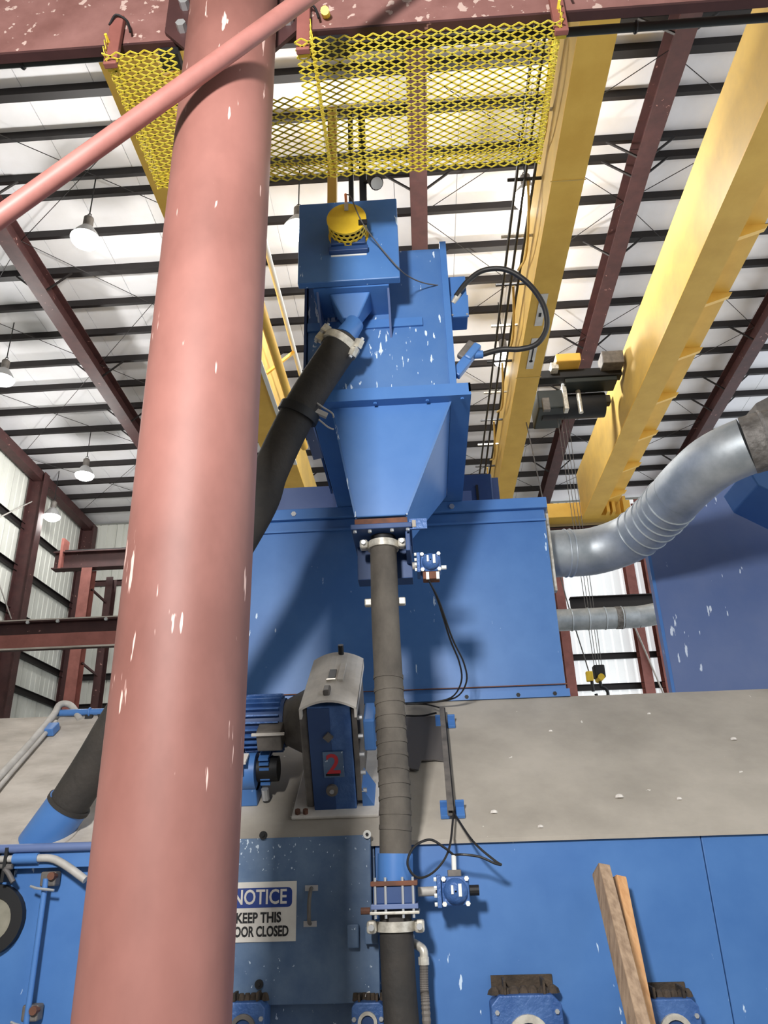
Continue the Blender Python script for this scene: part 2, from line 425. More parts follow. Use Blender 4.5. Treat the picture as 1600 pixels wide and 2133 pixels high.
for i, ((px, py), lab) in enumerate(lamps):
    p = atZ(px, py, 12.2)
    for _ in range(6): p = atZ(px, py, zr(p.y) + .22 - 1.62)
    if lamp0 is None: lamp0 = make_lamp(lab); o = lamp0
    else: o = copy_tree(lamp0); o['label'] = lab
    o.location = p
for o in [o for o in COL.objects if o.type == 'EMPTY' and o.name.startswith('pendant_lamp')]:
    lamp_light(o, 25 if o.location.x < -10.8 else (380 if o.location.x < -9 else 460))

# ------------------------------------------------------------------ bridge cranes
t = thing('bridge_crane', (3.4, 19.8, 10.0), 'yellow bridge crane with two long girders right of the mesh guard', 'crane')
g1 = MB().box(2.08, 2.48, -2, 19.6, 10.0, 10.03).box(2.1, 2.46, -2, 19.6, 10.03, 11.2).build('girder', 'yellow_web', t)
MB().box(2.06, 2.5, -2, 19.6, 9.975, 10.0).build('bottom_flange', 'yellow', g1)
g2 = MB().box(4.56, 5.0, -2, 19.6, 10.02, 11.35).build('girder', 'yellow_web', t)
MB().box(4.54, 5.02, -2, 19.6, 9.99, 10.02).build('bottom_flange', 'yellow', g2)
wk = MB().box(5.02, 5.5, -2, 19.6, 10.3, 10.33).build('walkway', 'yellow', t)
y = 3.0
while y < 19.6:
    MB().prism([(5.0, y, 10.05), (5.5, y, 10.22), (5.56, y, 10.3), (5.0, y, 10.3)], (0, .08, 0)).build('walkway_bracket', 'yellow', wk); y += 1.55
for Y in (7.8, 12.5): MB().box(2.04, 2.52, Y, Y + .015, 9.968, 9.975).build('weld_seam', 'yellow_web', g1)
et = MB().box(1.6, 5.9, 19.6, 20.35, 10.08, 10.5).build('end_truck', 'yellow', t)
for X in (1.9, 5.6): MB().cyl((X, 20.1, 10.06), (X, 20.3, 10.06), .12, n=16).build('wheel', 'black', et)
for X in (5.15, 5.3, 5.6): MB().box(X, X + .08, 19.2, 19.5, 10.0, 10.45).build('rail_post', 'yellow', et)
# paper stickers on the near girder
for a, b_ in (((1135, 612), (1128, 678)), ((1112, 705), (1104, 768))):
    P, Q = atZ(a[0], a[1], 9.97), atZ(b_[0], b_[1], 9.97)
    s = MB().box(2.2, 2.33, P.y, Q.y, 9.966, 9.974).build('sticker', 'sign_white', g1)
    L_ = Q.y - P.y
p1, p2 = atZ(1110, 722, 9.97), atZ(1106, 752, 9.97)
MB().box(2.25, 2.275, p1.y, p2.y, 9.962, 9.966).cyl((2.262, p1.y, 9.962), (2.262, p1.y, 9.966), .035, n=10).cyl((2.262, p2.y, 9.962), (2.262, p2.y, 9.966), .035, n=10).build('sticker_mark', 'ink', g1)
for q in ((1134, 634), (1129, 655)):
    c = atZ(q[0], q[1], 9.97); MB().box(2.24, 2.28, c.y - .05, c.y + .05, 9.962, 9.966).build('sticker_mark', 'ink', g1)

t = thing('crane_girder', (-2.8, 16, 10), 'yellow crane girder with handrail seen between red column and black hose', 'crane')
g = MB().box(-3.3, -2.68, -2, 19.4, 10.0, 11.1).build('girder', 'yellow_web', t)
MB().box(-3.32, -2.66, -2, 19.4, 9.97, 10.0).build('bottom_flange', 'yellow', g)
MB().cyl((-2.37, -2, 10.0), (-2.37, 14.8, 10.0), .085, n=12).build('pipe_rail', 'yellow', t, True)
MB().cyl((-2.15, -2, 10.55), (-2.15, 14.4, 10.55), .045, n=10).build('white_pipe', 'white_paint', t, True)
for Y in (6, 9, 12, 14.6):
    MB().bar((-2.66, Y, 10.05), (-2.15, Y, 10.5), .05, .05).build('rail_bracket', 'yellow', t)
MB().box(-2.72, -2.64, 10.8, 15.5, 9.94, 9.97).build('pale_strip', 'white_paint', t)

t = thing('hoist_trolley', (3.5, 14.5, 10.6), 'black hoist trolley with yellow motor cover riding between the two girders', 'hoist')
MB().box(2.75, 4.5, 13.9, 14.15, 10.85, 11.05).box(2.75, 4.5, 15.0, 15.2, 10.85, 11.05).build('frame', 'black', t, bevel=.02)
MB().cyl((2.85, 14.6, 10.55), (4.2, 14.6, 10.55), .28, n=20).build('drum', 'black', t, True)
MB().box(2.72, 3.3, 14.2, 15.1, 10.3, 10.75).build('gearbox', 'green_black', t, bevel=.03)
MB().box(3.3, 4.4, 13.95, 14.4, 10.75, 11.0).build('trolley_plate', 'green_black', t, bevel=.02)
MB().box(3.25, 3.34, 14.1, 14.3, 10.2, 10.8).build('limit_arm', 'clamp', t, bevel=.01)
MB().box(2.8, 2.95, 14.1, 14.2, 10.2, 10.5).build('resistor_box', 'motor_grey', t, bevel=.01)
MB().box(3.1, 3.62, 13.6, 13.95, 11.05, 11.25).build('motor_cover', 'yellow', t, bevel=.03)
MB().box(3.0, 3.15, 13.7, 14.0, 10.95, 11.1).build('end_plate', 'clamp', t)
MB().box(4.05, 4.5, 13.6, 14.0, 10.95, 11.25).build('control_box', 'motor_grey', t, bevel=.02)
MB().cyl((3.62, 14.3, 10.2), (3.62, 14.3, 10.75), .05, n=10).build('brake_rod', 'clamp', t)
hk = atY(1248, 1402, 14.6)
t = thing('hook_block', (hk.x, 14.6, hk.z - .4), 'yellow and black crane hook block hanging in front of the white far wall', 'hook')
for dx in (-.07, -.025, .025, .07):
    MB().cyl((hk.x + dx, 14.6, hk.z + .12), (hk.x + dx * 1.6, 14.6, 10.3), .007, n=5).build('wire_rope', 'cable_grey', t)
MB().box(hk.x - .1, hk.x + .1, 14.5, 14.7, hk.z - .1, hk.z + .14).build('cheek_plate', 'black', t, bevel=.02)
MB().cyl((hk.x, 14.44, hk.z - .1), (hk.x, 14.76, hk.z - .1), .06, n=14).build('sheave_cover', 'yellow_guard', t)
hp = [(hk.x, 14.6, hk.z - .16), (hk.x, 14.6, hk.z - .25)] + [(hk.x + .11 * math.sin(a), 14.6, hk.z - .38 + .12 * math.cos(a)) for a in [0.2 + .45 * i for i in range(11)]]
MB().tube(smoothpath(hp, 3), .03, 8).build('hook', 'black', t, True)
pp = atY(1228, 1408, 14.2)
t = thing('pendant_control', (pp.x, 14.2, pp.z - .1), 'small yellow pendant control box on a cable left of the hook block', 'controller')
MB().box(pp.x - .06, pp.x + .06, 14.15, 14.25, pp.z - .1, pp.z + .08).build('body', 'yellow_guard', t, bevel=.015)
MB().cyl((pp.x + .03, 14.2, pp.z - .28), (pp.x + .03, 14.2, pp.z - .1), .03, n=8).build('button', 'black', t)
MB().tube(smoothpath([(pp.x, 14.2, pp.z + .08), (pp.x - .3, 14.2, pp.z + 2), (pp.x - .6, 14.2, 10.1)], 6), .012, 6).build('cable', 'cable_grey', t)

# festoon conductors beside the near girder
t = thing('festoon_cable_run', (1.6, 12, 10.5), 'bundle of black conductor cables with spreader bars left of the near yellow girder', 'cables')
for dx in (0, .13, .26):
    MB().cyl((1.72 + dx, 3, 10.75), (1.72 + dx, 19.3, 10.75), .022, n=6).build('conductor', 'black_cable', t)
y = 6.2
k = 0
while y < 19:
    sb = MB().bar((1.6, y, 10.79), (2.1, y, 10.79), .035, .035).build('spreader_bar', 'clamp' if k % 2 else 'black', t)
    if k % 2 == 0:
        MB().tube(smoothpath([(1.9, y, 10.75), (1.93, y + .5, 10.45), (1.98, y + 1.3, 10.5), (1.95, y + 1.9, 10.75)], 5), .022, 6).build('cable_loop', 'yellow_web', t, True)
    y += 1.15; k += 1

# ------------------------------------------------------------------ red pipe column, overhead beams, brace
cxm, cym, cr = -0.7156, 2.2384, 0.1944
t = thing('pipe_column', (cxm, cym, 0), 'large salmon-red primed round steel column in the foreground', 'column')
m = MB(); zs = [0, .6, 1.2, 1.8, 2.4, 3, 3.6, 4.2, 4.8, 5.4, 6.2]
m.lathe([(cr, z) for z in zs], (cxm, cym, 0), 64); m.build('shaft', 'red_primer', t, True)
MB().lathe([(.32, 0), (.32, .03)], (cxm, cym, 0), 4).build('base_plate', 'red_primer', t)
for s in (-1, 1):
    fp = MB().prism([(cxm + s * .15, 2.28, 4.98), (cxm + s * .33, 2.28, 5.2), (cxm + s * .33, 2.28, 5.9), (cxm + s * .15, 2.28, 5.9)], (0, .018, 0)).build('fin_plate', 'maroon', t)
    for z in (5.2, 5.36, 5.52):
        MB().cyl((cxm + s * .245, 2.28, z), (cxm + s * .245, 2.24, z), .024, n=6).build('bolt', 'bolt', fp)
for s, xa, xb, lab in ((-1, -5.0, cxm - .21, 'brown overhead channel beam left of the red column'), (1, cxm + .21, 6.0, 'brown overhead channel beam right of the red column with a dark pipe below')):
    t = thing('overhead_beam', (xa if s > 0 else xb, 2.3, 5.17), lab, 'beam', 'overhead channel beams')
    MB().box(xa, xb, 2.3, 2.315, 5.17, 5.95).build('web', 'maroon_beam', t)
    MB().box(xa, xb, 2.3, 2.345, 5.155, 5.17).build('bottom_flange', 'maroon', t)
    MB().box(xa, xb, 2.3, 2.345, 5.95, 5.97).build('top_flange', 'maroon', t)
t = thing('black_pipe', (1.5, 2.5, 5.25), 'thin dark pipe running under the overhead beam at upper right', 'pipe')
pa, pb = atY(1000, 88, 2.56), atY(1500, 36, 2.56)
zz = (pa.z + pb.z) / 2
MB().cyl((-.3, 2.56, zz), (6, 2.56, zz), .022, n=12).build('pipe', 'green_black', t, True)
for X in (1.2, 2.6): MB().ring((X, 2.56, zz), (1, 0, 0), .024, .008, 14, 6).build('pipe_clip', 'black', t)
t = thing('dark_pipe', (-3, 2.56, 5.2), 'thin dark pipe running under the overhead beam at upper left', 'pipe')
pa = atY(60, 130, 2.56)
MB().cyl((-5, 2.56, pa.z), (-1.4, 2.56, pa.z), .022, n=12).build('pipe', 'green_black', t, True)
MB().ring((-1.9, 2.56, pa.z), (1, 0, 0), .024, .01, 14, 6).build('pipe_clip', 'black', t)
A_, B_ = atY(0, 452, 1.97), atY(620, 8, 1.97); d = (B_ - A_)
t = thing('brace_pipe', A_ - d * .6, 'slim salmon-red diagonal brace pipe crossing in front of the red column', 'brace')
MB().cyl(A_ - d * .6, B_ + d * .9, .036, n=24).build('pipe', 'red_brace', t, True)
MB().bar(B_ + d * .9, B_ + d * 1.0, .1, .012).build('end_plate', 'maroon', t)

# ------------------------------------------------------------------ yellow expanded-metal guard tray
TZ = 5.0
sc = (TZ - 1.7) / 3.1
TX0, TX1, TY0, TY1 = -1.215 * sc, .70 * sc, 2.09 * sc, 2.81 * sc
t = thing('mesh_guard', (-.2, 2.4, TZ), 'yellow expanded-metal guard tray hanging under the overhead beam', 'guard')
def expanded(u0, u1, v0, v1, fn, lw=.062, sw=.034, wd=.0068, th=.003, skip=None):
    m = MB(); nu = int((u1 - u0) / lw); nv = int((v1 - v0) / sw)
    lw = (u1 - u0) / nu; sw = (v1 - v0) / nv
    for j in range(2 * nv):
        for i in range(2 * nu):
            ua, va = u0 + i * lw / 2, v0 + j * sw / 2; ub, vb = ua + lw / 2, va + sw / 2
            if (i + j) % 2: va, vb = vb, va
            if skip and skip((ua + ub) / 2, (va + vb) / 2): continue
            p, q = fn(ua, va), fn(ub, vb)
            nrm = (fn(ua, va + .01) - p).cross(fn(ua + .01, va) - p).normalized()
            m.bar(p, q, th, wd, nrm)
    return m
nx0, nx1, ny = cxm - .25, cxm + .27, cym + .26
pn = expanded(TX0, TX1, TY0, TY1, lambda u, v: V((u, v, TZ)), skip=lambda u, v: nx0 < u < nx1 and v < ny).build('bottom_mesh', 'yellow_mesh', t); pn['kind'] = 'stuff'
WH = .13
pn = expanded(TY0, TY1, TZ, TZ + WH, lambda u, v: V((TX0, u, v))).build('side_mesh', 'yellow_mesh', t); pn['kind'] = 'stuff'
pn = expanded(TY0, TY1, TZ, TZ + WH, lambda u, v: V((TX1, u, v))).build('side_mesh', 'yellow_mesh', t); pn['kind'] = 'stuff'
pn = expanded(TY0, TY1, TZ, TZ + WH, lambda u, v: V((-.362, u, v))).build('divider_mesh', 'yellow_mesh', t); pn['kind'] = 'stuff'
pn = expanded(TX0, TX1, TZ, TZ + WH, lambda u, v: V((u, TY1, v))).build('back_mesh', 'yellow_mesh', t); pn['kind'] = 'stuff'
for X in (TX0, TX1):
    MB().cyl((X, TY0, TZ + WH), (X, TY1, TZ + WH), .007, n=8).build('edge_rod', 'yellow_mesh', t)
for X in (TX0 + .02, -.40, TX1 + .0):
    hg = MB().box(X - .03, X + .03, 2.262, 2.29, TZ - .015, 5.32).build('hanger_strap', 'maroon_lit', t, bevel=.004)
    MB().bar((X - .03, 2.3, TZ + .02), (X + .03, 2.3, TZ + .02), .05, .01).build('hanger_foot', 'yellow_mesh', hg)
    MB().tube(smoothpath([(X - .03, 2.262, 5.25), (X, 2.25, 5.3), (X + .05, 2.262, 5.27), (X + .07, 2.27, 5.2)], 4), .006, 5).build('tie_wire', 'black', hg)
MB().cyl((-.30, 2.25, 5.22), (-.30, 2.3, 5.26), .02, n=10).build('yellow_tag', 'yellow_mesh', t)
MB().box(-.38, -.2, 2.32, 2.40, 5.1, 5.15).build('clamp_block', 'black', t)
MB().box(-1.08, -.99, 2.32, 2.40, 5.1, 5.15).build('clamp_block', 'black', t)
# pieces hanging between guard and drive head
t = thing('yellow_post', (-.44, 3.6, 5.3), 'short yellow post rising behind the blue drive head', 'post')
MB().box(-.465, -.405, 3.66, 3.72, 5.2, 6.4).build('post', 'yellow', t, bevel=.004)
t = thing('black_post', (-.25, 3.9, 5.2), 'pair of black uprights behind the blue drive head', 'post')
MB().box(-.33, -.30, 3.7, 3.75, 5.2, 6.4).build('upright', 'black', t)
MB().box(-.26, -.215, 3.7, 3.75, 5.2, 6.4).build('upright', 'black', t)
p = atY(775, 378, 3.6)
t = thing('spot_lamp', p, 'small dark spot lamp under the mesh guard above the drive head', 'lamp')
MB().cyl(p + V((0, 0, .02)), p + V((.03, -.04, -.06)), .035, .045, n=14).build('housing', 'black', t, True)
MB().cyl(p + V((.03, -.04, -.06)), p + V((.032, -.043, -.066)), .038, n=14).build('lens', 'white_paint', t)
MB().cyl(p + V((0, 0, .02)), V((-.23, 3.72, p.z + .12)), .012, n=8).build('arm', 'black', t)

# ------------------------------------------------------------------ blast cabinet (front box with sloped dusty roof)
YP = 4.0; ZP = 1.765; K = 0.708
AL = math.atan(K)
def zs_(Y): return ZP + K * (Y - YP)
t = thing('blast_cabinet', (0, YP, 0), 'wide blue blast cabinet with grey dusty sloped roof along the bottom', 'machine')
CAB = t
MB().box(-.27, 1.26, YP, YP + .05, 0, ZP).build('front_panel', 'blue', t, bevel=.004)
MB().box(1.264, 3.4, YP, YP + .05, 0, ZP).build('front_panel', 'blue', t, bevel=.004)
MB().box(-1.35, -.274, YP + .012, YP + .06, 0, ZP).build('door_frame', 'blue_mottled', t)
MB().box(-3.6, -1.354, YP, YP + .05, 0, ZP).build('front_panel', 'blue', t, bevel=.004)
sl = MB().hexa([(-1.1, YP - .02, zs_(YP - .02)), (3.4, YP - .02, zs_(YP - .02)), (3.4, 5.2, zs_(5.2)), (-1.1, 5.2, zs_(5.2)),
           (-1.1, YP - .02, zs_(YP - .02) + .02), (3.4, YP - .02, zs_(YP - .02) + .02), (3.4, 5.2, zs_(5.2) + .02), (-1.1, 5.2, zs_(5.2) + .02)]).build('sloped_roof', 'dust', t)
MB().hexa([(-3.6, YP - .02, zs_(YP - .02)), (-1.104, YP - .02, zs_(YP - .02)), (-1.104, 5.2, zs_(5.2)), (-3.6, 5.2, zs_(5.2)),
           (-3.6, YP - .02, zs_(YP - .02) + .02), (-1.104, YP - .02, zs_(YP - .02) + .02), (-1.104, 5.2, zs_(5.2) + .02), (-3.6, 5.2, zs_(5.2) + .02)]).build('sloped_roof', 'dust_pale', t)
MB().box(-3.6, 3.4, 5.2, 6.6, 0, zs_(5.2)).build('rear_body', 'blue_dark', t)
MB().prism([(3.4, YP + .05, 0), (3.4, 5.2, 0), (3.4, 5.2, zs_(5.2)), (3.4, YP + .05, zs_(YP + .05))], (-.03, 0, 0)).build('end_panel', 'blue', t)
MB().prism([(-3.6, YP + .05, 0), (-3.6, 5.2, 0), (-3.6, 5.2, zs_(5.2)), (-3.6, YP + .05, zs_(YP + .05))], (.03, 0, 0)).build('end_panel', 'blue', t)
MB().bar((-3.4, YP - .035, ZP - .03), (-1.25, YP - .035, ZP - .03), .05, .07).build('roof_lip', 'blue', t)
# right end of the slope: a raised cover
MB().hexa([(2.35, 4.75, zs_(4.75) + .02), (3.4, 4.5, zs_(4.5) + .02), (3.4, 5.25, zs_(5.25)), (2.25, 5.2, zs_(5.2) + .02),
           (2.45, 4.85, zs_(4.85) + .12), (3.4, 4.6, zs_(4.6) + .12), (3.4, 5.25, zs_(5.25) + .12), (2.35, 5.2, zs_(5.2) + .12)]).build('raised_cover', 'dust', t)
# small chips of blasting debris resting on the slope
def slope_pt(px, py):
    r = ray(px, py); tt = (ZP + .02 - 1.7 - K * YP) / (r.z - K * r.y); return EYE + r * tt
SN = V((0, -math.sin(AL), math.cos(AL))); SV = V((0, math.cos(AL), math.sin(AL)))
CHIPS = ((1290, 1660, .024, 'largest pale debris chip near the middle of the dusty sloped roof'),
         (1528, 1540, .02, 'pale curved debris chip at the far right of the dusty sloped roof'),
         (1029, 1692, .02, 'pale debris chip low on the slope, right of the lower channel bracket'),
         (1126, 1722, .016, 'pale debris chip at the bottom edge of the slope above the looped line'),
         (1352, 1487, .013, 'small pale debris chip near the top of the slope below the hook block'),
         (1415, 1664, .015, 'small pale debris chip low on the slope above the right panel seam'),
         (1147, 1523, .013, 'small pale debris chip on the slope below the blue housing corner'))
for px, py, r_, lab in CHIPS:
    p = slope_pt(px, py)
    tag(MB().lathe([(r_, -.004), (r_ * .8, r_ * .4), (r_ * .3, r_ * .6)], p, 7).build('debris_chip', 'white_cover'), lab, 'debris', 'debris chips on the sloped roof')
# access door
DX0, DX1, DZ0, DZ1 = -1.22, -.288, 1.12, 1.80
dr = MB().box(DX0, DX1, YP - .05, YP - .012, DZ0, DZ1).build('access_door', 'blue_mottled', t, bevel=.004)
for px, py in ((765, 1738), (770, 2075), (549, 1740), (540, 2050)):
    p = atY(px, py, YP - .056); c = 'bolt_white' if px > 700 else 'black'
    MB().band((p.x, YP - .06, p.z), (0, 1, 0), .006, .019, .01, 16).build('washer', c, dr)
    MB().cyl((p.x, YP - .055, p.z), (p.x, YP - .072, p.z), .008, n=6).build('bolt', 'black', dr)
p1, p2 = atY(648, 1850, 3.93), atY(645, 1925, 3.93)
MB().tube(smoothpath([(p1.x, 3.95, p1.z), (p1.x, 3.915, p1.z - .012), (p1.x - .004, 3.905, p1.z - .05), (p2.x, 3.905, p2.z + .05), (p2.x, 3.915, p2.z + .012), (p2.x, 3.95, p2.z)], 4), .009, 8).build('door_handle', 'motor_grey', dr, True)
for p in (p1, p2): MB().box(p.x - .03, p.x + .03, 3.944, 3.95, p.z - .012, p.z + .012).build('handle_foot', 'bolt', dr)
p = atY(738, 1948, 3.93)
MB().box(p.x - .03, p.x + .022, 3.91, 3.944, p.z - .05, p.z + .045).build('latch_block', 'blue_mottled', dr, bevel=.006)
p = atY(775, 1948, 3.92)
MB().box(p.x - .03, p.x + .03, 3.9, 3.94, p.z - .034, p.z + .036).build('latch_plate', 'blue_mottled', dr, bevel=.004)
MB().box(-.30, -.258, 3.93, 3.99, 1.12, 1.36).build('hinge_bar', 'blue_mottled', dr)
# left side fixtures on the cabinet face
p = atY(-2, 1915, 3.98)
wn = MB().band((p.x - .03, 3.985, p.z), (0, 1, 0), .095, .15, .05, 28).build('sight_window', 'black', t, True)
MB().cyl((p.x - .03, 3.975, p.z), (p.x - .03, 3.998, p.z), .096, n=28).build('window_pane', 'glass_plate', wn)

# notice sign
t = thing('notice_sign', (-.8, 3.94, 1.37), 'white and blue notice sign asking to keep the door closed', 'sign')
sx0, sx1, sz0, sz1 = -.978, -.634, 1.366, 1.612
MB().box(sx0, sx1, 3.944, 3.95, sz0, sz1).build('panel', 'sign_white', t)
def rrect(x0, x1, z0, z1, r, y, dy):
    pts = []
    for cx_, cz_, a0 in ((x1 - r, z1 - r, 0), (x0 + r, z1 - r, 90), (x0 + r, z0 + r, 180), (x1 - r, z0 + r, 270)):
        for k in range(5):
            a = math.radians(a0 + 22.5 * k); pts.append((cx_ + r * math.cos(a), y, cz_ + r * math.sin(a)))
    return MB().prism(pts, (0, dy, 0))
rrect(sx0 + .02, sx1 - .02, sz1 - .107, sz1 - .025, .02, 3.9425, .0015).build('header_band', 'sign_blue', t)
def sgn(x, y, z): return Matrix.Translation((x, y, z)) @ Matrix.Rotation(PI / 2, 4, 'X')
mx = (sx0 + sx1) / 2
text_mesh('header_text', 'NOTICE', .086, 'sign_white', t, sgn(mx, 3.9415, sz1 - .066), .0014, fit=.252)
text_mesh('line_text', 'KEEP THIS', .058, 'ink', t, sgn(mx - .002, 3.943, sz0 + .096), .0018, fit=.208)
text_mesh('line_text', 'DOOR CLOSED', .058, 'ink', t, sgn(mx - .002, 3.943, sz0 + .04), .0018, fit=.28)

# ------------------------------------------------------------------ housings along the bottom of the cabinet face
def housing(px0, px1, py, label, kind=0):
    a, b = atY(px0, py, 3.9), atY(px1, py, 3.9); wv = b.x - a.x; c = (a.x + b.x) / 2; zt = (a.z + b.z) / 2; h = wv * .9
    t = thing('bearing_housing', (c, 3.9, zt - h), label, 'housing', 'cast housings along the cabinet bottom')
    y0, y1 = 3.86, 3.998
    ch = wv * .12
    MB().prism([(c - wv / 2, y0, zt - h), (c + wv / 2, y0, zt - h), (c + wv / 2, y0, zt - ch), (c + wv / 2 - ch, y0, zt), (c - wv / 2 + ch, y0, zt), (c - wv / 2, y0, zt - ch)], (0, y1 - y0, 0)).build('body', 'blue_cast', t, bevel=.006)
    MB().band((c, y0 - .008, zt - h * .58), (0, 1, 0), wv * .2, wv * .3, .02, 24).build('bearing_ring', 'clamp' if kind else 'motor_grey', t, True)
    MB().cyl((c, y0 + .004, zt - h * .58), (c, y0 - .006, zt - h * .58), wv * .19, n=24).build('shaft_cap', 'blue_dark', t)
    dm = MB(); n = 7
    for i in range(n):
        xx = c - wv * .42 + wv * .84 * i / (n - 1)
        dm.lathe([(wv * .11, 0), (wv * .09, .012 + .012 * random.random()), (.01, .03)], (xx, y0 + .06 + .03 * random.random(), zt - .004), 6)
    d_ = dm.build('debris', 'dirt', t); d_['kind'] = 'stuff'
    for s in (-1, 1):
        MB().box(c + s * wv * .28 - .005, c + s * wv * .28 + .005, y0 + .02, y1, zt, zt + wv * .18).build('rib', 'dirt', t)
    MB().box(c - wv * .45, c + wv * .45, y1 - .012, y1, zt, zt + wv * .2).build('back_plate', 'dirt', t)
    for s in (-1, 1): bolt_at((c + s * wv * .42, y0, zt - .06), (0, -1, 0), .01, .01, parent=t)
housing(1020, 1166, 2070, 'blue cast housing below the lower valve, right of the hose', 1)
housing(1338, 1448, 2078, 'blue cast housing partly behind the leaning boards', 1)
housing(470, 556, 2085, 'dark blue cast housing beside the red column foot under the sign')
housing(734, 800, 2085, 'rusty topped cast housing left of the lower hose', 1)

# ------------------------------------------------------------------ leaning boards
def board(name, top, bot, wd, th, m, label, side, group='leaning boards'):
    top, bot = V(top), V(bot)
    o = thing(name, bot, label, 'board', group)
    MB().bar(bot, top, wd, th, side).build('plank', m, o, bevel=.004)
    e = (top - bot).normalized()
    MB().bar(top, top + e * .002, wd * .96, th * .9, side).build('cut_end', 'wood_fresh' if m != 'wood' else 'wood', o)
    return o
tp = atY(1252, 1812, 3.80); bt = atY(1330, 2133, 3.42); e = (tp - bt)
board('wooden_board', tp, bt - e * 2.0, .052, .088, 'wood', 'weathered grey board leaning against the cabinet face', (1, .35, 0))
tp = atY(1284, 1832, 3.90); bt = atY(1318, 2010, 3.76); e = (tp - bt)
board('wooden_board', tp, bt - e * 4.2, .05, .088, 'wood_fresh', 'fresher orange board behind the weathered leaning board', (1, .5, 0))

# ------------------------------------------------------------------ middle blue housing
t = thing('separator_housing', (-.3, 5.2, 2.6), 'large blue box housing behind the hopper, with a silver duct on its right side', 'machine')
MB().box(-1.62, .945, 5.21, 6.7, zs_(5.2) + .0, 4.0).build('body', 'blue', t, bevel=.01)
MB().box(-1.64, .965, 5.18, 6.72, 4.0, 4.085).build('top_flange', 'blue_clean', t, bevel=.006)
MB().box(-1.62, .945, 5.185, 5.2, 3.9, 3.915).build('weld_strip', 'blue_clean', t)
MB().box(-1.64, .96, 5.18, 5.2, zs_(5.2) + .02, zs_(5.2) + .07).build('base_lip', 'blue_clean', t)
MB().box(-1.62, .955, 5.19, 5.2, zs_(5.2) + .1, zs_(5.2) + .106).build('seam_strip', 'rust', t)
for X in (.28, .86, .62): bolt_at((X, 5.19, zs_(5.2) + .04), (0, -1, 0), .014, .015, m='black', parent=t)
for X in (.27, -.9): bolt_at((X, 5.18, 4.04), (0, -1, 0), .02, .012, parent=t)
t = thing('rear_plenum', (-1, 6.2, 4.08), 'blue plenum box standing on the housing behind the black hose', 'machine')
MB().box(-1.45, -.62, 5.9, 6.6, 4.085, 4.62).build('body', 'blue_dull', t, bevel=.01)
MB().box(-.66, -.6, 5.88, 6.6, 4.085, 4.64).build('corner_angle', 'blue_clean', t)
t = thing('rear_cabinet', (.55, 6.2, 4.08), 'dark navy cabinet standing on the housing right of the hopper', 'machine')
MB().box(.3, .66, 5.9, 6.5, 4.085, 4.66).build('body', 'blue_dark', t, bevel=.01)
MB().box(.36, .48, 5.89, 5.9, 4.2, 4.5).build('cover_plate', 'blue_dull', t)
MB().box(.52, .54, 5.885, 5.9, 4.15, 4.55).build('cable_strip', 'black', t)
MB().box(.66, .72, 5.95, 6.2, 4.085, 4.64).build('side_tray', 'blue_dull', t)

# ------------------------------------------------------------------ tower with hopper
t = thing('hopper_tower', (-.17, 3.8, 3.3), 'tall blue tower with pyramid hopper above the ribbed hose', 'machine')
MB().box(-.60, .255, 3.8, 5.15, 4.17, 5.22).build('tower_body', 'blue_chipped', t, bevel=.006)
MB().box(.235, .275, 3.785, 5.15, 4.18, 5.26).build('corner_angle', 'blue_clean', t)
MB().box(-.62, -.605, 3.785, 5.15, 4.18, 5.2).build('side_angle', 'blue_dark', t)
MB().box(-.60, .10, 3.785, 3.8, 4.62, 4.68).build('ledge_strip', 'blue_clean', t)
fl_ = MB()
fx0, fx1, fy0, fy1 = -.575, .35, 3.745, 5.2
for (a, b, c, d_) in ((fx0, fx1, fy0, 3.815), (fx0, fx1, 5.1, fy1), (fx0, -.455, 3.815, 5.1), (.235, fx1, 3.815, 5.1)):
    fl_.box(a, b, c, d_, 4.085, 4.105)
fl_.build('flange_frame', 'blue_clean', t)
MB().box(fx0, fx1, fy0, fy0 + .012, 4.105, 4.165).box(fx1 - .012, fx1, fy0, fy1, 4.105, 4.165).box(fx0, fx0 + .012, fy0, fy1, 4.105, 4.165).build('flange_lip', 'blue_clean', t)
for X in (-.5, -.2, .1, .3): bolt_at((X, 3.78, 4.085), (0, 0, -1), .011, .01, m='blue_clean', parent=t)
T = [V(p) for p in ((-.455, 3.815, 4.09), (.235, 3.815, 4.09), (.235, 5.1, 4.09), (-.455, 5.1, 4.09))]
Bt = [V(p) for p in ((-.325, 3.83, 3.395), (-.05, 3.83, 3.395), (-.05, 4.2, 3.365), (-.325, 4.2, 3.365))]
MB().hexa(Bt + T).build('hopper', 'blue_clean', t, bevel=.006)
MB().bar(T[1], Bt[1], .012, .012).bar(T[0], Bt[0], .012, .012).build('weld_edge', 'blue_chipped', t)
MB().box(-.33, -.045, 3.815, 4.2, 3.345, 3.375).build('outlet_collar', 'rust', t)
op = MB().box(-.352, -.022, 3.81, 4.22, 3.315, 3.345).build('outlet_flange', 'blue_dark', t, bevel=.004)
for X in (-.33, -.25, -.13, -.045):
    for Y in (3.83, 4.2): bolt_at((X, Y, 3.315), (0, 0, -1), .011, .014, parent=op)
MB().box(-.34, -.03, 4.08, 4.2, 3.12, 3.315).box(-.06, -.035, 3.86, 4.08, 3.2, 3.315).build('gate_body', 'blue_dark', t, bevel=.004)
MB().cyl((-.185, 3.945, 3.25), (-.185, 3.945, 3.315), .069, n=24).build('outlet_stub', 'black', t, True)
MB().box(-.035, .06, 3.83, 3.845, 3.31, 3.37).build('rating_plate', 'blue_cast', t)
MB().box(-.02, .0, 3.825, 3.83, 3.32, 3.36).build('plate_label', 'dust', t)
# bracket for the hose on the hopper's left side
a, b = atY(640, 880, 3.8), atY(664, 955, 3.95)
MB().bar(a, b, .06, .02).build('hose_bracket', 'blue_dull', t)

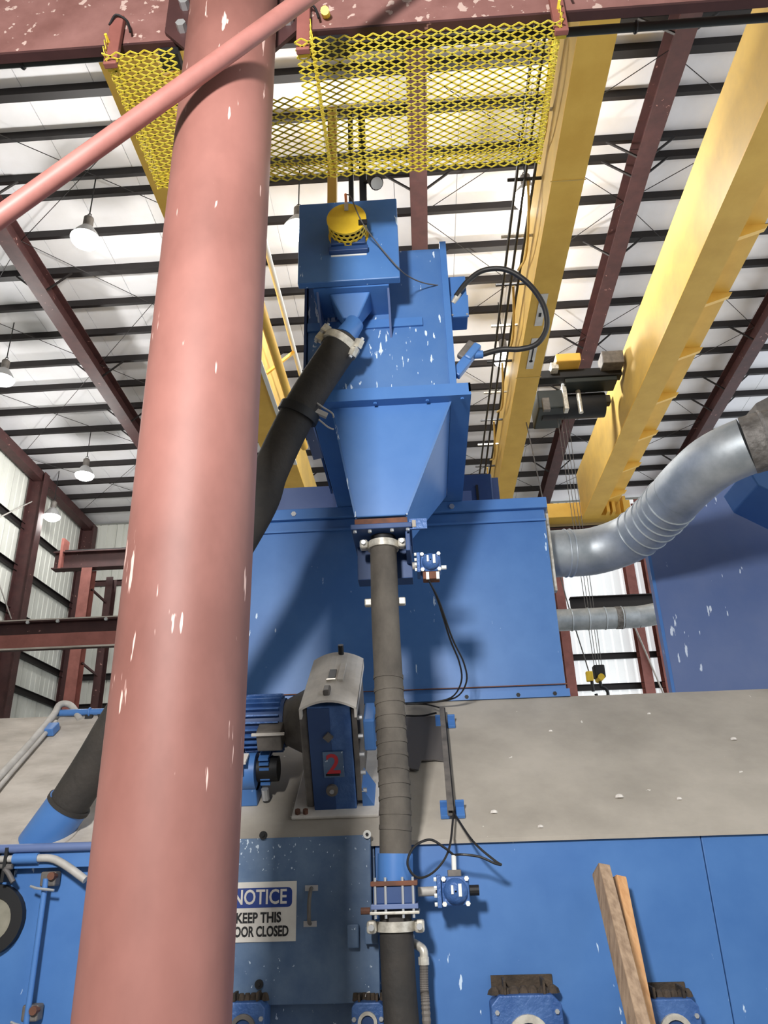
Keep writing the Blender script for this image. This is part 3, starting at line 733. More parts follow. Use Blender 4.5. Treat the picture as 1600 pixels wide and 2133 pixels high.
# ------------------------------------------------------------------ drive head with yellow guard
t = thing('drive_head', (-.32, 3.5, 4.74), 'blue drive head plate with yellow perforated motor guard on the tower top', 'machine')
MB().box(-.615, -.022, 3.49, 3.54, 4.735, 5.345).build('front_plate', 'blue', t, bevel=.006)
MB().box(-.53, -.09, 3.54, 3.8, 4.735, 5.3).build('body', 'blue_dark', t)
MB().box(-.53, -.09, 3.54, 3.8, 4.725, 4.735).build('underside_plate', 'blue_clean', t)
for X in (-.515, -.10):
    MB().prism([(X, 3.56, 4.725), (X, 3.8, 4.725), (X, 3.8, 4.55)], (.012, 0, 0)).build('gusset', 'blue_dull', t)
gl = .14; gr = .112; gc = V((-.315, 3.5, atY(718, 456, 3.5 - gl).z))
def perforated(c, r, l, nu, nv):
    m = MB()
    for j in range(nv):
        for i in range(nu):
            off = .5 * (j % 2)
            u0, u1 = (i + off) / nu, (i + 1 + off) / nu; v0, v1 = j / nv, (j + 1) / nv
            uc, vc = (u0 + u1) / 2, (v0 + v1) / 2; hu, hv = (u1 - u0) / 2, (v1 - v0) / 2
            def P(du, dv, rr):
                a = 2 * PI * (uc + du * hu)
                return c + V((rr * math.sin(a), -l * (vc + dv * hv), rr * math.cos(a)))
            o8 = [(1, 0), (1, 1), (0, 1), (-1, 1), (-1, 0), (-1, -1), (0, -1), (1, -1)]
            vs = [P(a, b, r) for a, b in o8] + [P(.78 * math.cos(k * PI / 4), .78 * math.sin(k * PI / 4), r) for k in range(8)] + [P(.78 * math.cos(k * PI / 4), .78 * math.sin(k * PI / 4), r - .004) for k in range(8)]
            fs = [(k, (k + 1) % 8, 8 + (k + 1) % 8, 8 + k) for k in range(8)] + [(8 + k, 8 + (k + 1) % 8, 16 + (k + 1) % 8, 16 + k) for k in range(8)]
            m.add(vs, fs)
    return m
gd = perforated(gc + V((0, -.012, 0)), gr, gl - .02, 20, 4).build('motor_guard', 'yellow_guard', t); 
MB().cyl(gc + V((0, -gl + .01, 0)), gc + V((0, -gl - .003, 0)), gr + .003, n=32).build('guard_face', 'yellow_guard', gd)
MB().cyl(gc + V((0, 0, 0)), gc + V((0, -gl + .03, 0)), gr - .035, n=20).build('motor_core', 'black', t)
MB().band(gc + V((0, -.008, 0)), (0, 1, 0), gr - .01, gr + .008, .014, 28).build('guard_rim', 'yellow_guard', gd)
MB().box(-.415, -.215, 3.44, 3.49, 4.965, 5.02).box(-.43, -.2, 3.455, 3.49, 4.93, 4.965).build('motor_foot', 'blue_dark', t, bevel=.004)
MB().box(-.42, -.21, 3.485, 3.49, 4.915, 4.925).build('foot_weld', 'white_paint', t)
p = gc + V((.0, -gl - .006, .055))
MB().box(p.x - .01, p.x + .012, p.y - .008, p.y, p.z, p.z + .06).build('cable_gland', 'conduit', gd)
MB().cyl(p + V((0, 0, .06)), p + V((-.003, .0, .13)), .008, n=8).build('gland_stem', 'orange', gd)
q = gc + V((.09, -gl - .006, -.05))
MB().box(q.x - .02, q.x + .03, q.y - .012, q.y, q.z - .012, q.z + .02).build('cable_clip', 'black', gd)
# funnel and spout below the drive head
fz = 4.725
fa = [V(p) for p in ((-.44, 3.58, fz), (-.20, 3.58, fz), (-.20, 3.76, fz), (-.44, 3.76, fz))]
fb = [V(p) for p in ((-.365, 3.615, 4.57), (-.275, 3.615, 4.57), (-.275, 3.705, 4.57), (-.365, 3.705, 4.57))]
MB().hexa(fb + fa).build('funnel', 'blue_clean', t, bevel=.008)
sp0, sp1, sp2 = V((-.32, 3.66, 4.57)), atY(738, 676, 3.65), atY(718, 704, 3.63)
MB().tube([sp0, sp1, sp2], [.05, .055, .066], 18).build('spout', 'blue_clean', t, True)

# ------------------------------------------------------------------ wire from the guard to the junction box
t = thing('sensor_wire', gc + V((0, -.3, .1)), 'thin grey wire drooping from the yellow guard to the junction box', 'cable')
jb = atY(936, 597, 3.85)
MB().tube(smoothpath([p + V((0, 0, .13)), gc + V((.03, -gl - .02, .14)), q + V((0, -.015, 0)), atY(790, 512, 3.45), atY(828, 556, 3.46), atY(850, 575, 3.6), atY(885, 590, 3.74), jb], 6), .004, 6).build('wire', 'cable_grey', t)

# ------------------------------------------------------------------ large black hose
top = atY(706, 728, 3.63)
hp = [atY(716, 710, 3.63), top, atY(684, 760, 3.64), atY(640, 828, 3.68), atY(601, 900, 3.72), atY(562, 985, 3.76), atY(530, 1070, 3.8), (-1.22, 3.86, 2.85), (-1.52, 3.92, 2.42), atY(200, 1585, 4.0), atY(140, 1680, 4.06)]
sl0 = slope_pt(95, 1738)
hp = [V(h) for h in hp]
t = thing('suction_hose', hp[-1], 'thick black suction hose running from the drive head down behind the red column', 'hose')
MB().tube(smoothpath(hp, 8), .1, 24).build('hose', 'rubber', t, True)
dd = (hp[2] - hp[1]).normalized()
c0 = hp[0] + dd * .03
cl = MB().band(c0, dd, .095, .113, .045, 28).build('hose_clamp', 'clamp', t, True)
u, n_ = frame_for(dd)
for k, ang in enumerate((0, 1)):
    dv = (V((1, -.5, -.2)) if k == 0 else V((-1, -.3, .5))); dv = (dv - dd * dv.dot(dd)).normalized()
    MB().bar(c0 + dv * .1 - dd * .03, c0 + dv * .145 - dd * .03, .03, .05).bar(c0 + dv * .1 + dd * .03, c0 + dv * .145 + dd * .03, .03, .05).build('clamp_lug', 'clamp', cl)
    MB().cyl(c0 + dv * .128 - dd * .07, c0 + dv * .128 + dd * .07, .01, n=8).build('clamp_bolt', 'bolt', cl)
dd2 = (hp[5] - hp[3]).normalized(); c1 = hp[4] + (hp[3] - hp[4]) * .55
MB().band(c1, dd2, .095, .118, .05, 28).build('hose_collar', 'black', t, True)
MB().bar(c1 + V((.08, -.03, 0)), c1 + V((.16, 0, -.03)), .02, .03).build('tie_lug', 'conduit', t)
MB().tube(smoothpath([c1 + V((.1, -.06, .03)), c1 + V((.14, -.05, .0)), c1 + V((.19, -.03, -.03)), c1 + V((.2, -.03, -.06))], 4), .005, 5).build('tie_wire', 'conduit', t)
MB().tube(smoothpath([c1 + V((.12, -.05, -.08)), c1 + V((.17, -.03, -.12)), c1 + V((.2, -.02, -.13))], 4), .005, 5).build('tie_wire', 'conduit', t)
t = thing('inlet_spigot', sl0, 'blue pipe spigot on the pale slope where the thick hose ends', 'pipe')
dv = (hp[-2] - hp[-1]).normalized()
st = sl0 - dv * .02
MB().cyl(st - dv * .05, hp[-1] + dv * .02, .107, n=28).build('spigot', 'blue_clean', t, True)
MB().band(hp[-1] + dv * .015, dv, .1, .112, .02, 28).build('spigot_band', 'rubber', t, True)
MB().band(sl0 + SN * .004, SN, .1, .16, .01, 28).build('base_flange', 'dust_pale', t)

# ------------------------------------------------------------------ vertical ribbed hose
vx = [(-.185, 3.945, 3.28), (-.185, 3.94, 3.1), (-.184, 3.92, 2.85), (-.176, 3.90, 2.5), (-.168, 3.87, 2.2), (-.16, 3.83, 1.95), (-.165, 3.82, 1.70)]
t = thing('ribbed_hose', vx[-1], 'dusty ribbed vertical hose between hopper outlet and lower valve', 'hose')
path = smoothpath(vx, 6)
MB().tube(path, .073, 24).build('hose', 'rubber_dusty', t, True)
acc = 0; nxt = .75
for i in range(1, len(path)):
    acc += (path[i] - path[i - 1]).length
    while acc > nxt and nxt < 1.5:
        dd = (path[i] - path[i - 1]).normalized(); ti = V((random.uniform(-.06, .06), random.uniform(-.05, .05), 0))
        MB().band(path[i] - dd * (acc - nxt), dd + ti, .071, .0765, .02, 20).build('wrap_rib', 'rubber_dusty', t, True); nxt += .065
def hose_clamp(c, r, parent, tilt=0.0):
    c = V(c); ax = V((0, tilt, 1)).normalized()
    cl = MB().band(c, ax, r - .004, r + .012, .04, 28).build('hose_clamp', 'clamp', parent, True)
    for s in (-1, 1):
        e = c + V((s * (r + .03), -.03, 0))
        MB().box(e.x - .022, e.x + .022, e.y - .03, e.y + .03, e.z - .026, e.z + .026).build('clamp_lug', 'clamp', cl, bevel=.012)
        MB().cyl(e + V((0, -.05, 0)), e + V((0, .05, 0)), .013, n=8).build('clamp_bolt', 'bolt', cl)
hose_clamp((-.185, 3.945, 3.262), .074, t)
for z in (2.95,):
    for s in (-1, 1): MB().box(-.185 + s * .09 - .02, -.185 + s * .09 + .02, 3.95, 3.99, z - .02, z + .02).build('clip_lug', 'clamp', t, bevel=.006)

# ------------------------------------------------------------------ upper valve actuator
def actuator(c, r, label, arm_to, mat_='blue_cast', gl=True):
    c = V(c)
    t = thing('valve_actuator', c - V((0, 0, r)), label, 'valve', 'pinch valve actuators')
    MB().box(c.x - r, c.x + r, c.y - .01, c.y + .09, c.z - r * .95, c.z + r * .95).build('body', mat_, t, bevel=.012)
    MB().lathe([(r * .95, 0), (r * .9, .015), (r * .6, .03), (r * .2, .036)], (0, 0, 0), 24)
    dm = MB(); prof = [(r * .86, 0), (r * .82, .018), (r * .55, .034), (.004, .04)]; n = 24; vs = []; fs = []
    for rr, h in prof: vs += [c + V((rr * math.cos(2 * PI * i / n), -.01 - h, rr * math.sin(2 * PI * i / n))) for i in range(n)]
    for k in range(len(prof) - 1): fs += [(k * n + i, k * n + (i + 1) % n, (k + 1) * n + (i + 1) % n, (k + 1) * n + i) for i in range(n)]
    dm.add(vs, fs); dm.build('dome_cover', mat_, t, True)
    for sx in (-1, 1):
        for sz in (-1, 1):
            bolt_at(c + V((sx * r * .82, -.01, sz * r * .8)), (0, -1, 0), .011, .014, m='bolt_white', parent=t)
    MB().box(c.x - .02, c.x - .01, c.y - .052, c.y - .04, c.z - .01, c.z + .025).box(c.x + .012, c.x + .026, c.y - .05, c.y - .035, c.z - .02, c.z + .03).build('cover_mark', 'bolt_white', t)
    MB().box(c.x - r - .02, c.x - r, c.y - .02, c.y + .1, c.z - r * 1.05, c.z + r * 1.05).build('end_plate', mat_, t, bevel=.004)
    for sz in (-1, -.3, .3, 1): bolt_at((c.x - r - .02, c.y - .02, c.z + sz * r * .8), (-1, 0, 0), .009, .012, m='bolt_white', parent=t)
    MB().cyl(c + V((-r - .02, .04, 0)), V(arm_to), .02, n=14).build('stem', 'conduit', t, True)
    return t
uv = atY(897, 1172, 3.95)
t = actuator(uv, .055, 'round blue valve actuator with white bolts right of the hopper outlet', (-.03, 3.99, uv.z))
MB().box(uv.x - .045, uv.x + .045, uv.y - .01, uv.y + .06, uv.z - .095, uv.z - .052).build('solenoid', 'rust', t, bevel=.004)
for dx in (-.02, .035): MB().box(uv.x + dx - .008, uv.x + dx + .008, uv.y - .02, uv.y - .008, uv.z - .1, uv.z - .06).build('fitting', 'bolt_white', t)
MB().cyl((uv.x + .055, uv.y + .03, uv.z - .02), (uv.x + .085, uv.y + .03, uv.z - .02), .012, n=8).build('end_fitting', 'bolt_white', t)
w0 = uv + V((-.015, 0, -.1))
t = thing('air_line', w0, 'pair of thin black air lines curving down from the upper actuator', 'cable')
for k, off in enumerate((0, .018)):
    pts = [w0, atY(912, 1250, 4.2) + V((off * .3, 0, 0)), atY(937 + off * 300, 1330, 4.5), atY(957 + off * 500, 1380, 4.7), atY(961 + off * 600, 1420, 4.85), atY(940 + off * 500, 1453, 5.0), atY(890, 1464, 5.05), atY(845, 1467, 5.0)]
    MB().tube(smoothpath(pts, 5), .0055, 6).build('tube', 'black_cable', t)

# channel bar with brackets on the slope
ca, cb = slope_pt(926, 1492) + SN * .05, slope_pt(946, 1712) + SN * .05
t = thing('cable_channel', cb, 'grey cable channel on blue brackets running down the slope right of the hose', 'conduit')
MB().chan(ca, cb, .03, .03, .004, up=SN, flip=1).build('channel', 'motor_grey', t)
MB().bar(ca, cb, .012, .02, (1, 0, 0)).build('insert_strip', 'black', t)
for (px, py) in ((928, 1512), (943, 1697)):
    c = slope_pt(px, py)
    for s in (-1, 1):
        e = c + V((s * .038, 0, 0)) 
        MB().bar(e + SN * .012 - SV * .04, e + SN * .012 + SV * .04, .045, .02, (1, 0, 0)).build('bracket', 'blue_clean', t, bevel=.003)
        MB().bar(e + SN * .03 + SV * .03, e + SN * .03 + SV * .045, .045, .05, (1, 0, 0)).build('bracket_lip', 'blue_clean', t, bevel=.003)
MB().tube(smoothpath([slope_pt(845, 1475) + SN * .03, slope_pt(885, 1476) + SN * .03, slope_pt(912, 1488) + SN * .05, ca], 5), .005, 6).build('feed_line', 'black_cable', t)
MB().tube(smoothpath([slope_pt(845, 1497) + SN * .02, slope_pt(880, 1497) + SN * .02, slope_pt(910, 1497) + SN * .04], 5), .006, 6).build('feed_line', 'black', t)
# grey rubber flap behind the hose
t = thing('rubber_flap', slope_pt(880, 1600), 'grey torn rubber flap lying on the slope beside the ribbed hose', 'flap')
poly = [slope_pt(px, py) + SN * .012 for px, py in ((838, 1500), (920, 1497), (926, 1590), (905, 1588), (878, 1590), (872, 1610), (858, 1608), (838, 1600))]
MB().prism(poly, SN * .008).build('sheet', 'cable_grey', t)

# ------------------------------------------------------------------ lower valve and hose
t = thing('pinch_valve', (-.17, 3.82, 1.43), 'blue flanged pinch valve joining the two hose lengths', 'valve')
VY = 3.82
MB().cyl((-.17, VY, 1.60), (-.166, VY, 1.715), .08, n=28).build('upper_sleeve', 'blue_clean', t, True)
MB().box(-.275, -.07, VY - .095, VY + .09, 1.585, 1.605).build('upper_flange', 'rust', t, bevel=.003)
MB().box(-.265, -.08, VY - .085, VY + .08, 1.515, 1.585).build('body', 'blue_dark', t, bevel=.004)
MB().box(-.275, -.07, VY - .095, VY + .09, 1.495, 1.515).build('mid_flange', 'blue_dull', t, bevel=.003)
MB().box(-.28, -.065, VY - .1, VY + .09, 1.475, 1.487).build('lower_flange', 'clamp', t, bevel=.003)
for X in (-.255, -.21, -.135, -.09):
    MB().cyl((X, VY - .088, 1.46), (X, VY - .088, 1.62), .006, n=8).build('tie_bolt', 'bolt', t)
MB().cyl((-.172, VY, 1.415), (-.172, VY, 1.478), .07, n=24).build('lower_sleeve', 'rubber', t, True)
MB().cyl((-.28, VY - .07, 1.49), (-.32, VY - .07, 1.49), .014, n=8).build('side_bolt', 'rust', t)
la = atY(949, 1856, 3.80)
t = actuator(la, .062, 'square blue valve actuator with white bolts right of the lower pinch valve', (-.07, VY + .02, la.z))
MB().box(la.x - .03, la.x + .03, la.y, la.y + .06, la.z + .058, la.z + .085).build('port_block', 'motor_grey', t, bevel=.003)
MB().cyl((la.x, la.y + .02, la.z + .085), (la.x + .002, la.y + .02, la.z + .145), .011, n=8).build('air_fitting', 'bolt_white', t)
MB().cyl((la.x + .062, la.y + .03, la.z), (la.x + .105, la.y + .03, la.z), .022, n=12).build('end_plug', 'black', t)
t = thing('looped_air_line', la + V((0, 0, .15)), 'thin black air line looping between the channel and the lower actuator', 'cable')
w1 = V((la.x + .002, la.y + .02, la.z + .145))
MB().tube(smoothpath([cb, atY(935, 1770, 3.82), atY(905, 1815, 3.78), atY(870, 1828, 3.76), atY(849, 1800, 3.74), atY(862, 1765, 3.74), atY(895, 1749, 3.76), atY(925, 1765, 3.78), w1], 7), .0055, 6).build('tube', 'black_cable', t)
MB().tube(smoothpath([cb, atY(985, 1752, 3.85), atY(1030, 1792, 3.8), atY(1044, 1801, 3.8), atY(1030, 1798, 3.79), atY(1000, 1785, 3.79), atY(965, 1780, 3.79), w1], 7), .0055, 6).build('tube', 'black_cable', t)
t = thing('lower_hose', (-.165, 3.82, .3), 'dark lower hose hanging below the pinch valve', 'hose')
MB().tube(smoothpath([(-.172, VY, 1.44), (-.168, 3.82, 1.2), (-.155, 3.81, .9), (-.15, 3.8, .3)], 6), .074, 24).build('hose', 'rubber', t, True)
hose_clamp((-.172, VY, 1.425), .074, t)
t = thing('flexible_conduit', (-.05, 3.9, .3), 'ribbed flexible conduit with brass elbow right of the lower hose', 'conduit')
e0 = atY(868, 1968, 3.9); e1 = atY(882, 1985, 3.88)
MB().tube(smoothpath([e0 + V((-.03, .03, .01)), e0, e1 + V((0, 0, .01)), e1 + V((0.002, 0, -.03))], 5), .019, 12).build('elbow', 'clamp', t, True)
MB().band(e1 + V((0, 0, -.03)), (0, 0, 1), .012, .024, .03, 12).build('gland_nut', 'clamp', t)
pth = smoothpath([e1 + V((0, 0, -.04)), atY(884, 2060, 3.87), atY(889, 2133, 3.86), V((e1.x + .01, 3.85, .3))], 30)
MB().tube(pth, [.02 if i % 2 else .0175 for i in range(len(pth))], 12).build('conduit', 'motor_grey', t)

# ------------------------------------------------------------------ blast wheel unit on the slope
bo = slope_pt(700, 1692)
t = thing('blast_turbine', bo, 'blue blast wheel unit numbered 2 with dusty white top cover and finned motor', 'machine', local=True, rot=(AL, 0, 0))
H = .58; hw = .107
MB().box(-hw, hw, 0, .5, .0, H).build('wheel_housing', 'blue_cast', t, bevel=.006)
MB().box(-hw, -hw + .11, -.003, 0, .01, H - .01).build('front_strip', 'blue_dark', t)
MB().box(-hw - .045, -hw - .005, .02, .55, .02, H - .02).build('side_flange', 'motor_grey', t, bevel=.008)
cv = MB(); n = 10; LH = .60; pw = .142
for i in range(n):
    ua, ub = -pw + 2 * pw * i / n, -pw + 2 * pw * (i + 1) / n
    za, zb = H + .035 - .045 * (ua / pw) ** 2, H + .035 - .045 * (ub / pw) ** 2
    cv.hexa([(ua, -.03, za), (ub, -.03, zb), (ub, LH, zb), (ua, LH, za), (ua, -.03, za + .012), (ub, -.03, zb + .012), (ub, LH, zb + .012), (ua, LH, za + .012)])
cvo = cv.build('top_cover', 'white_cover', t)
MB().box(-pw, -pw + .012, -.03, LH, H - .05, H + .0).box(pw - .012, pw, -.03, LH, H - .05, H + .0).build('cover_skirt', 'white_cover', cvo)
MB().box(-.02, .016, .22, .34, H + .044, H + .052).build('cover_slot', 'black', cvo)
MB().box(-.026, .022, .195, .215, H + .044, H + .056).build('slot_lip', 'clamp', cvo)
MB().box(.03, .062, .2, .42, H + .042, H + .054).build('hinge_leaf', 'white_cover', cvo, bevel=.003)
MB().box(-.025, .01, .02, .09, H + .044, H + .075).build('latch', 'motor_grey', cvo, bevel=.008)
MB().cyl((.02, LH - .03, H + .03), (.02, LH - .03, H + .1), .016, n=10).build('lifting_eye', 'black', cvo)
# number plate
npn = MB().box(-.045, .058, -.012, -.003, .2, .34).build('number_plate', 'blue_mottled', t, bevel=.003)
mm = Matrix.Translation((.006, -.013, .27)) @ Matrix.Rotation(PI / 2, 4, 'X')
text_mesh('digit', '2', .15, 'red_ink', npn, mm, .002)
MB().box(-.035, .035, -.016, -.012, .212, .222).build('plate_bar', 'ink', npn)
MB().cyl((-.01, -.003, .42), (-.01, -.02, .42), .026, n=4).build('bearing_cap', 'motor_grey', t)
MB().band((-.01, -.01, .13), (0, 1, 0), .012, .03, .02, 20).build('grease_cap', 'motor_grey', t, True)
MB().cyl((-.01, -.003, .13), (-.01, -.028, .13), .012, n=8).build('cap_bolt', 'bolt', t)
# right side flange with bolts
MB().box(hw + .004, hw + .03, .02, .5, .05, H - .03).build('side_flange', 'motor_grey', t)
for i in range(5): MB().cyl((hw + .03, .03, .1 + .1 * i), (hw + .055, .03, .1 + .1 * i), .012, n=6).build('flange_bolt', 'bolt', t)
MB().box(hw + .06, hw + .12, .0, .2, .33, .5).build('terminal_box', 'blue_clean', t, bevel=.01)
MB().prism([(hw + .03, .02, .0), (hw + .1, .02, 0), (hw + .03, .02, .12)], (0, .2, 0)).build('side_gusset', 'blue_clean', t)
# base plate
MB().box(-.22, .22, -.06, .62, 0, .018).build('base_plate', 'white_cover', t, bevel=.006)
for X in (-.19, -.15): MB().cyl((X, -.03, .018), (X, -.03, .04), .014, n=6).build('base_bolt', 'rust', t)
# motor, axis along X, left of the housing
mc = V((0, .33, .34)); mr = .15
MB().cyl((-.5, mc.y, mc.z), (-hw - .17, mc.y, mc.z), mr - .02, n=28).build('motor_body', 'blue_dark', t, True)
for i in range(26):
    a = 2 * PI * i / 26; dv = V((0, math.cos(a), math.sin(a)))
    MB().bar(V((-.49, mc.y, mc.z)) + dv * (mr - .01), V((-hw - .19, mc.y, mc.z)) + dv * (mr - .01), .03, .008, dv).build('cooling_fin', 'blue_cast', t)
MB().cyl((-hw - .17, mc.y, mc.z), (-hw - .05, mc.y, mc.z), mr - .03, mr + .03, n=28).build('motor_adapter', 'motor_grey', t, True)
MB().cyl((-.56, mc.y, mc.z), (-.5, mc.y, mc.z), mr, n=28).build('fan_cowl', 'blue_dark', t, True)
MB().box(-.40, -.27, mc.y - mr - .07, mc.y - mr + .04, mc.z - .05, mc.z + .06).build('junction_box', 'motor_grey', t, bevel=.008)
MB().box(-.42, -.25, mc.y - mr - .085, mc.y - mr - .07, mc.z + .045, mc.z + .055).build('junction_lid', 'white_cover', t)
# second small motor below
ff = thing('gear_motor', slope_pt(548, 1668), 'small blue gear motor with pale cover between red column and blast wheel', 'motor', local=True, rot=(AL, 0, 0))
MB().cyl((-.20, .02, .16), (-.02, .02, .16), .095, n=24).build('body', 'blue', ff, True)
MB().box(-.21, -.02, -.05, .1, .0, .1).build('foot', 'blue', ff, bevel=.006)
for i in range(6): MB().box(.0, .05, -.02, .12, .1 + .028 * i, .112 + .028 * i).build('cooling_fin', 'blue_clean', ff)
MB().cyl((-.02, .04, .16), (.09, .04, .16), .065, n=20).build('gear_case', 'black', ff, True)
MB().box(-.22, -.05, -.09, .0, .262, .275).build('top_cover', 'white_cover', ff)
MB().box(-.22, -.07, -.1, -.085, .22, .262).build('cover_edge', 'white_cover', ff)
MB().cyl((.02, -.02, .08), (.02, -.02, .02), .02, n=8).build('drain_plug', 'bolt', ff)

# ------------------------------------------------------------------ junction box, lever and conduit loop on the tower
t = thing('junction_box', (.33, 3.86, 4.68), 'small blue junction box on the right side of the tower', 'box')
MB().box(.278, .385, 3.84, 4.02, 4.74, 5.02).build('body', 'blue_clean', t, bevel=.006)
MB().prism([(.275, 3.83, 4.70), (.385, 3.83, 4.70), (.39, 3.83, 4.86), (.27, 3.83, 4.86)], (0, .012, 0)).build('cover', 'blue_clean', t)
for X in (.285, .375): bolt_at((X, 3.83, 4.71), (0, -1, 0), .007, .008, parent=t)
g0 = atY(950, 617, 3.82)
MB().cyl(g0 + V((-.02, .02, -.04)), g0 + V((.02, -.0, .02)), .018, n=10).build('cable_gland', 'clamp', t)
lv = atY(975, 745, 3.85)
t = thing('lever_switch', lv, 'tilted blue and grey lever switch right of the tower, below the junction box', 'switch')
a, b = atY(948, 782, 3.85), atY(996, 722, 3.85)
MB().bar(a, a + (b - a) * .55, .05, .06).build('body', 'blue_clean', t, bevel=.008)
MB().bar(a + (b - a) * .5, b, .075, .05).build('housing', 'blue', t, bevel=.012)
MB().bar(a + (b - a) * .45 + V((-.03, 0, .03)), b + V((-.03, 0, .03)), .04, .055).build('cover', 'motor_grey', t, bevel=.012)
c = atY(1006, 738, 3.85); MB().cyl(b + (a - b) * .3, c, .024, n=12).build('cable_gland', 'blue_clean', t, True)
MB().bar(a, a + V((-.05, .1, -.04)), .03, .02).build('mount_arm', 'blue_dark', t)
t = thing('black_conduit', c, 'black flexible conduit looping from the junction box to the lever switch', 'conduit')
pts = [g0, atY(975, 585, 3.8), atY(1008, 563, 3.78), atY(1055, 562, 3.76), atY(1100, 590, 3.76), atY(1132, 635, 3.76), atY(1139, 680, 3.78), atY(1120, 715, 3.8), atY(1085, 727, 3.82), atY(1045, 728, 3.84), c]
MB().tube(smoothpath(pts, 7), .0165, 12).build('conduit', 'black_cable', t, True)

# ------------------------------------------------------------------ silver duct and right housing
dp = [V(p) for p in ((.965, 5.72, 3.83), (1.12, 5.73, 3.84), (1.38, 5.74, 3.85), (1.62, 5.60, 3.88), (1.76, 5.33, 3.92), (1.82, 5.08, 3.95), (1.88, 4.82, 3.98), (2.0, 4.58, 4.02), (2.24, 4.42, 4.05), (2.6, 4.36, 4.06), (3.4, 4.34, 4.07))]
t = thing('silver_duct', (1.0, 5.72, 3.6), 'large galvanised S-shaped duct leaving the blue housing towards upper right', 'duct')
pth = smoothpath(dp, 6); DR = .185
cuts = [0, 8, 22, 28, 33, 46, 52, len(pth) - 1]
for a, b in zip(cuts[:-1], cuts[1:]):
    m_ = 'duct_tape' if (a, b) in ((46, 52),) else 'galvanised'
    MB().tube(pth[a:b + 1], DR + (.004 if m_ == 'duct_tape' else 0), 36).build('duct_tape' if m_ == 'duct_tape' else 'duct_section', m_, t, True)
def dring(i, r=.006, R=DR, m_='galvanised', nm='seam_ring'):
    d_ = (pth[min(i + 1, len(pth) - 1)] - pth[max(0, i - 1)]).normalized()
    MB().ring(pth[i], d_, R + .002, r, 32, 6).build(nm, m_, t, True)
for i in (7, 8, 20, 22, 24, 26, 28, 30): dring(i)
dring(56, .012, DR + .004, 'duct_tape', 'tape_ring'); dring(48, .012, DR + .004, 'duct_tape', 'tape_ring')
MB().band(pth[1], (1, 0, 0), DR - .01, DR + .04, .03, 36).build('duct_flange', 'galvanised', t, True)
for k in range(10):
    a = 2 * PI * k / 10; bolt_at(pth[1] + V((.015, math.cos(a) * (DR + .025), math.sin(a) * (DR + .025))), (1, 0, 0), .012, .012, parent=t)
MB().box(.95, .985, 5.3, 5.36, 3.4, 4.06).build('side_angle', 'clamp', t)
rbY = 6.1
lx = atY(1358, 1190, rbY).x
t = thing('right_housing', (2.6, rbY, 2.6), 'dull blue housing with paint chips below the silver duct at right', 'machine')
MB().prism([(lx, rbY, zs_(5.2)), (4.4, rbY, zs_(5.2)), (4.4, rbY, 5.0), (2.6, rbY, 4.6), (lx, rbY, 4.15)], (0, .12, 0)).build('body', 'blue_dull', t, bevel=.01)
MB().box(lx - .012, lx + .012, rbY - .01, rbY, zs_(5.2), 4.1).build('edge_strip', 'blue_clean', t)
bx = atY(1572, 1040, 5.3).x
t = thing('blue_transition', (2.8, 5.3, 3.9), 'bright blue transition box under the duct at the right edge', 'machine')
MB().prism([(bx, 5.2, 4.1), (3.4, 5.2, 3.5), (3.4, 5.2, 4.25), (bx - .05, 5.2, 4.25)], (0, .5, 0)).build('body', 'blue_clean', t, bevel=.01)
# small dark sheet on the duct top right
p = atY(1580, 855, 4.6)
t = thing('grey_sheet', p, 'small dark grey angled sheet above the duct at the right edge', 'sheet')
MB().prism([atY(1575, 840, 4.6), atY(1610, 822, 4.6), atY(1640, 840, 4.6), atY(1610, 862, 4.6), atY(1578, 862, 4.6)], (0, .3, .02)).build('sheet', 'motor_grey', t)

# far horizontal duct
z = atY(1260, 1288, 14.0).z
t = thing('far_duct', (5, 14, z - .2), 'horizontal silver duct seen in the gap below the large duct', 'duct')
xa, xb = atY(1120, 1290, 14).x, atY(1330, 1286, 14).x
for i in range(6):
    a = xa + (xb - xa) * i / 6; MB().cyl((a, 14, z), (a + (xb - xa) / 6, 14, z), .2, n=24, caps=False).build('duct_section', 'galvanised', t, True)
    MB().ring((a, 14, z), (1, 0, 0), .203, .012, 24, 6).build('seam_ring', 'galvanised', t, True)
MB().band((xb - .35, 14, z), (1, 0, 0), .195, .207, .14, 24).build('dark_band', 'duct_tape', t, True)
MB().tube(smoothpath([(xb, 14, z), (xb + .3, 13.95, z + .03), (xb + .8, 13.8, z + .12)], 5), .2, 24).build('duct_section', 'galvanised', t, True)
z = atY(1260, 1257, 16).z
t = thing('dark_cross_beam', (5, 16, z), 'dark beam just above the far horizontal duct', 'beam')
MB().ibeam((3.2, 16, z), (9, 16, z), .3, .2, .02, .015).build('beam', 'purlin', t)

# ------------------------------------------------------------------ pipes on the left part of the cabinet
t = thing('flexible_tube', slope_pt(0, 1640), 'pale dusty conduit lying along the left slope towards the blue pipe', 'conduit')
f0 = [slope_pt(px, py) + SN * .05 for px, py in ((-60, 1700), (0, 1636), (60, 1570), (112, 1506))]
MB().tube(smoothpath(f0 + [slope_pt(128, 1488) + SN * .07, slope_pt(150, 1484) + SN * .05, slope_pt(168, 1500) + SN * .0], 6), .022, 12).build('conduit', 'conduit', t, True)
f1 = [slope_pt(px, py) + SN * .03 for px, py in ((-40, 1700), (20, 1625), (100, 1532), (118, 1512))]
MB().tube(smoothpath(f1, 6), .014, 10).build('cable', 'conduit', t, True)
bp_ = slope_pt(108, 1528) + SN * .03
MB().bar(bp_ - SV * .05, bp_ + SV * .05, .07, .05, (1, 0, 0)).build('clip', 'blue_clean', t, bevel=.006)
a = slope_pt(118, 1494) + SN * .03; b = slope_pt(216, 1491) + SN * .03
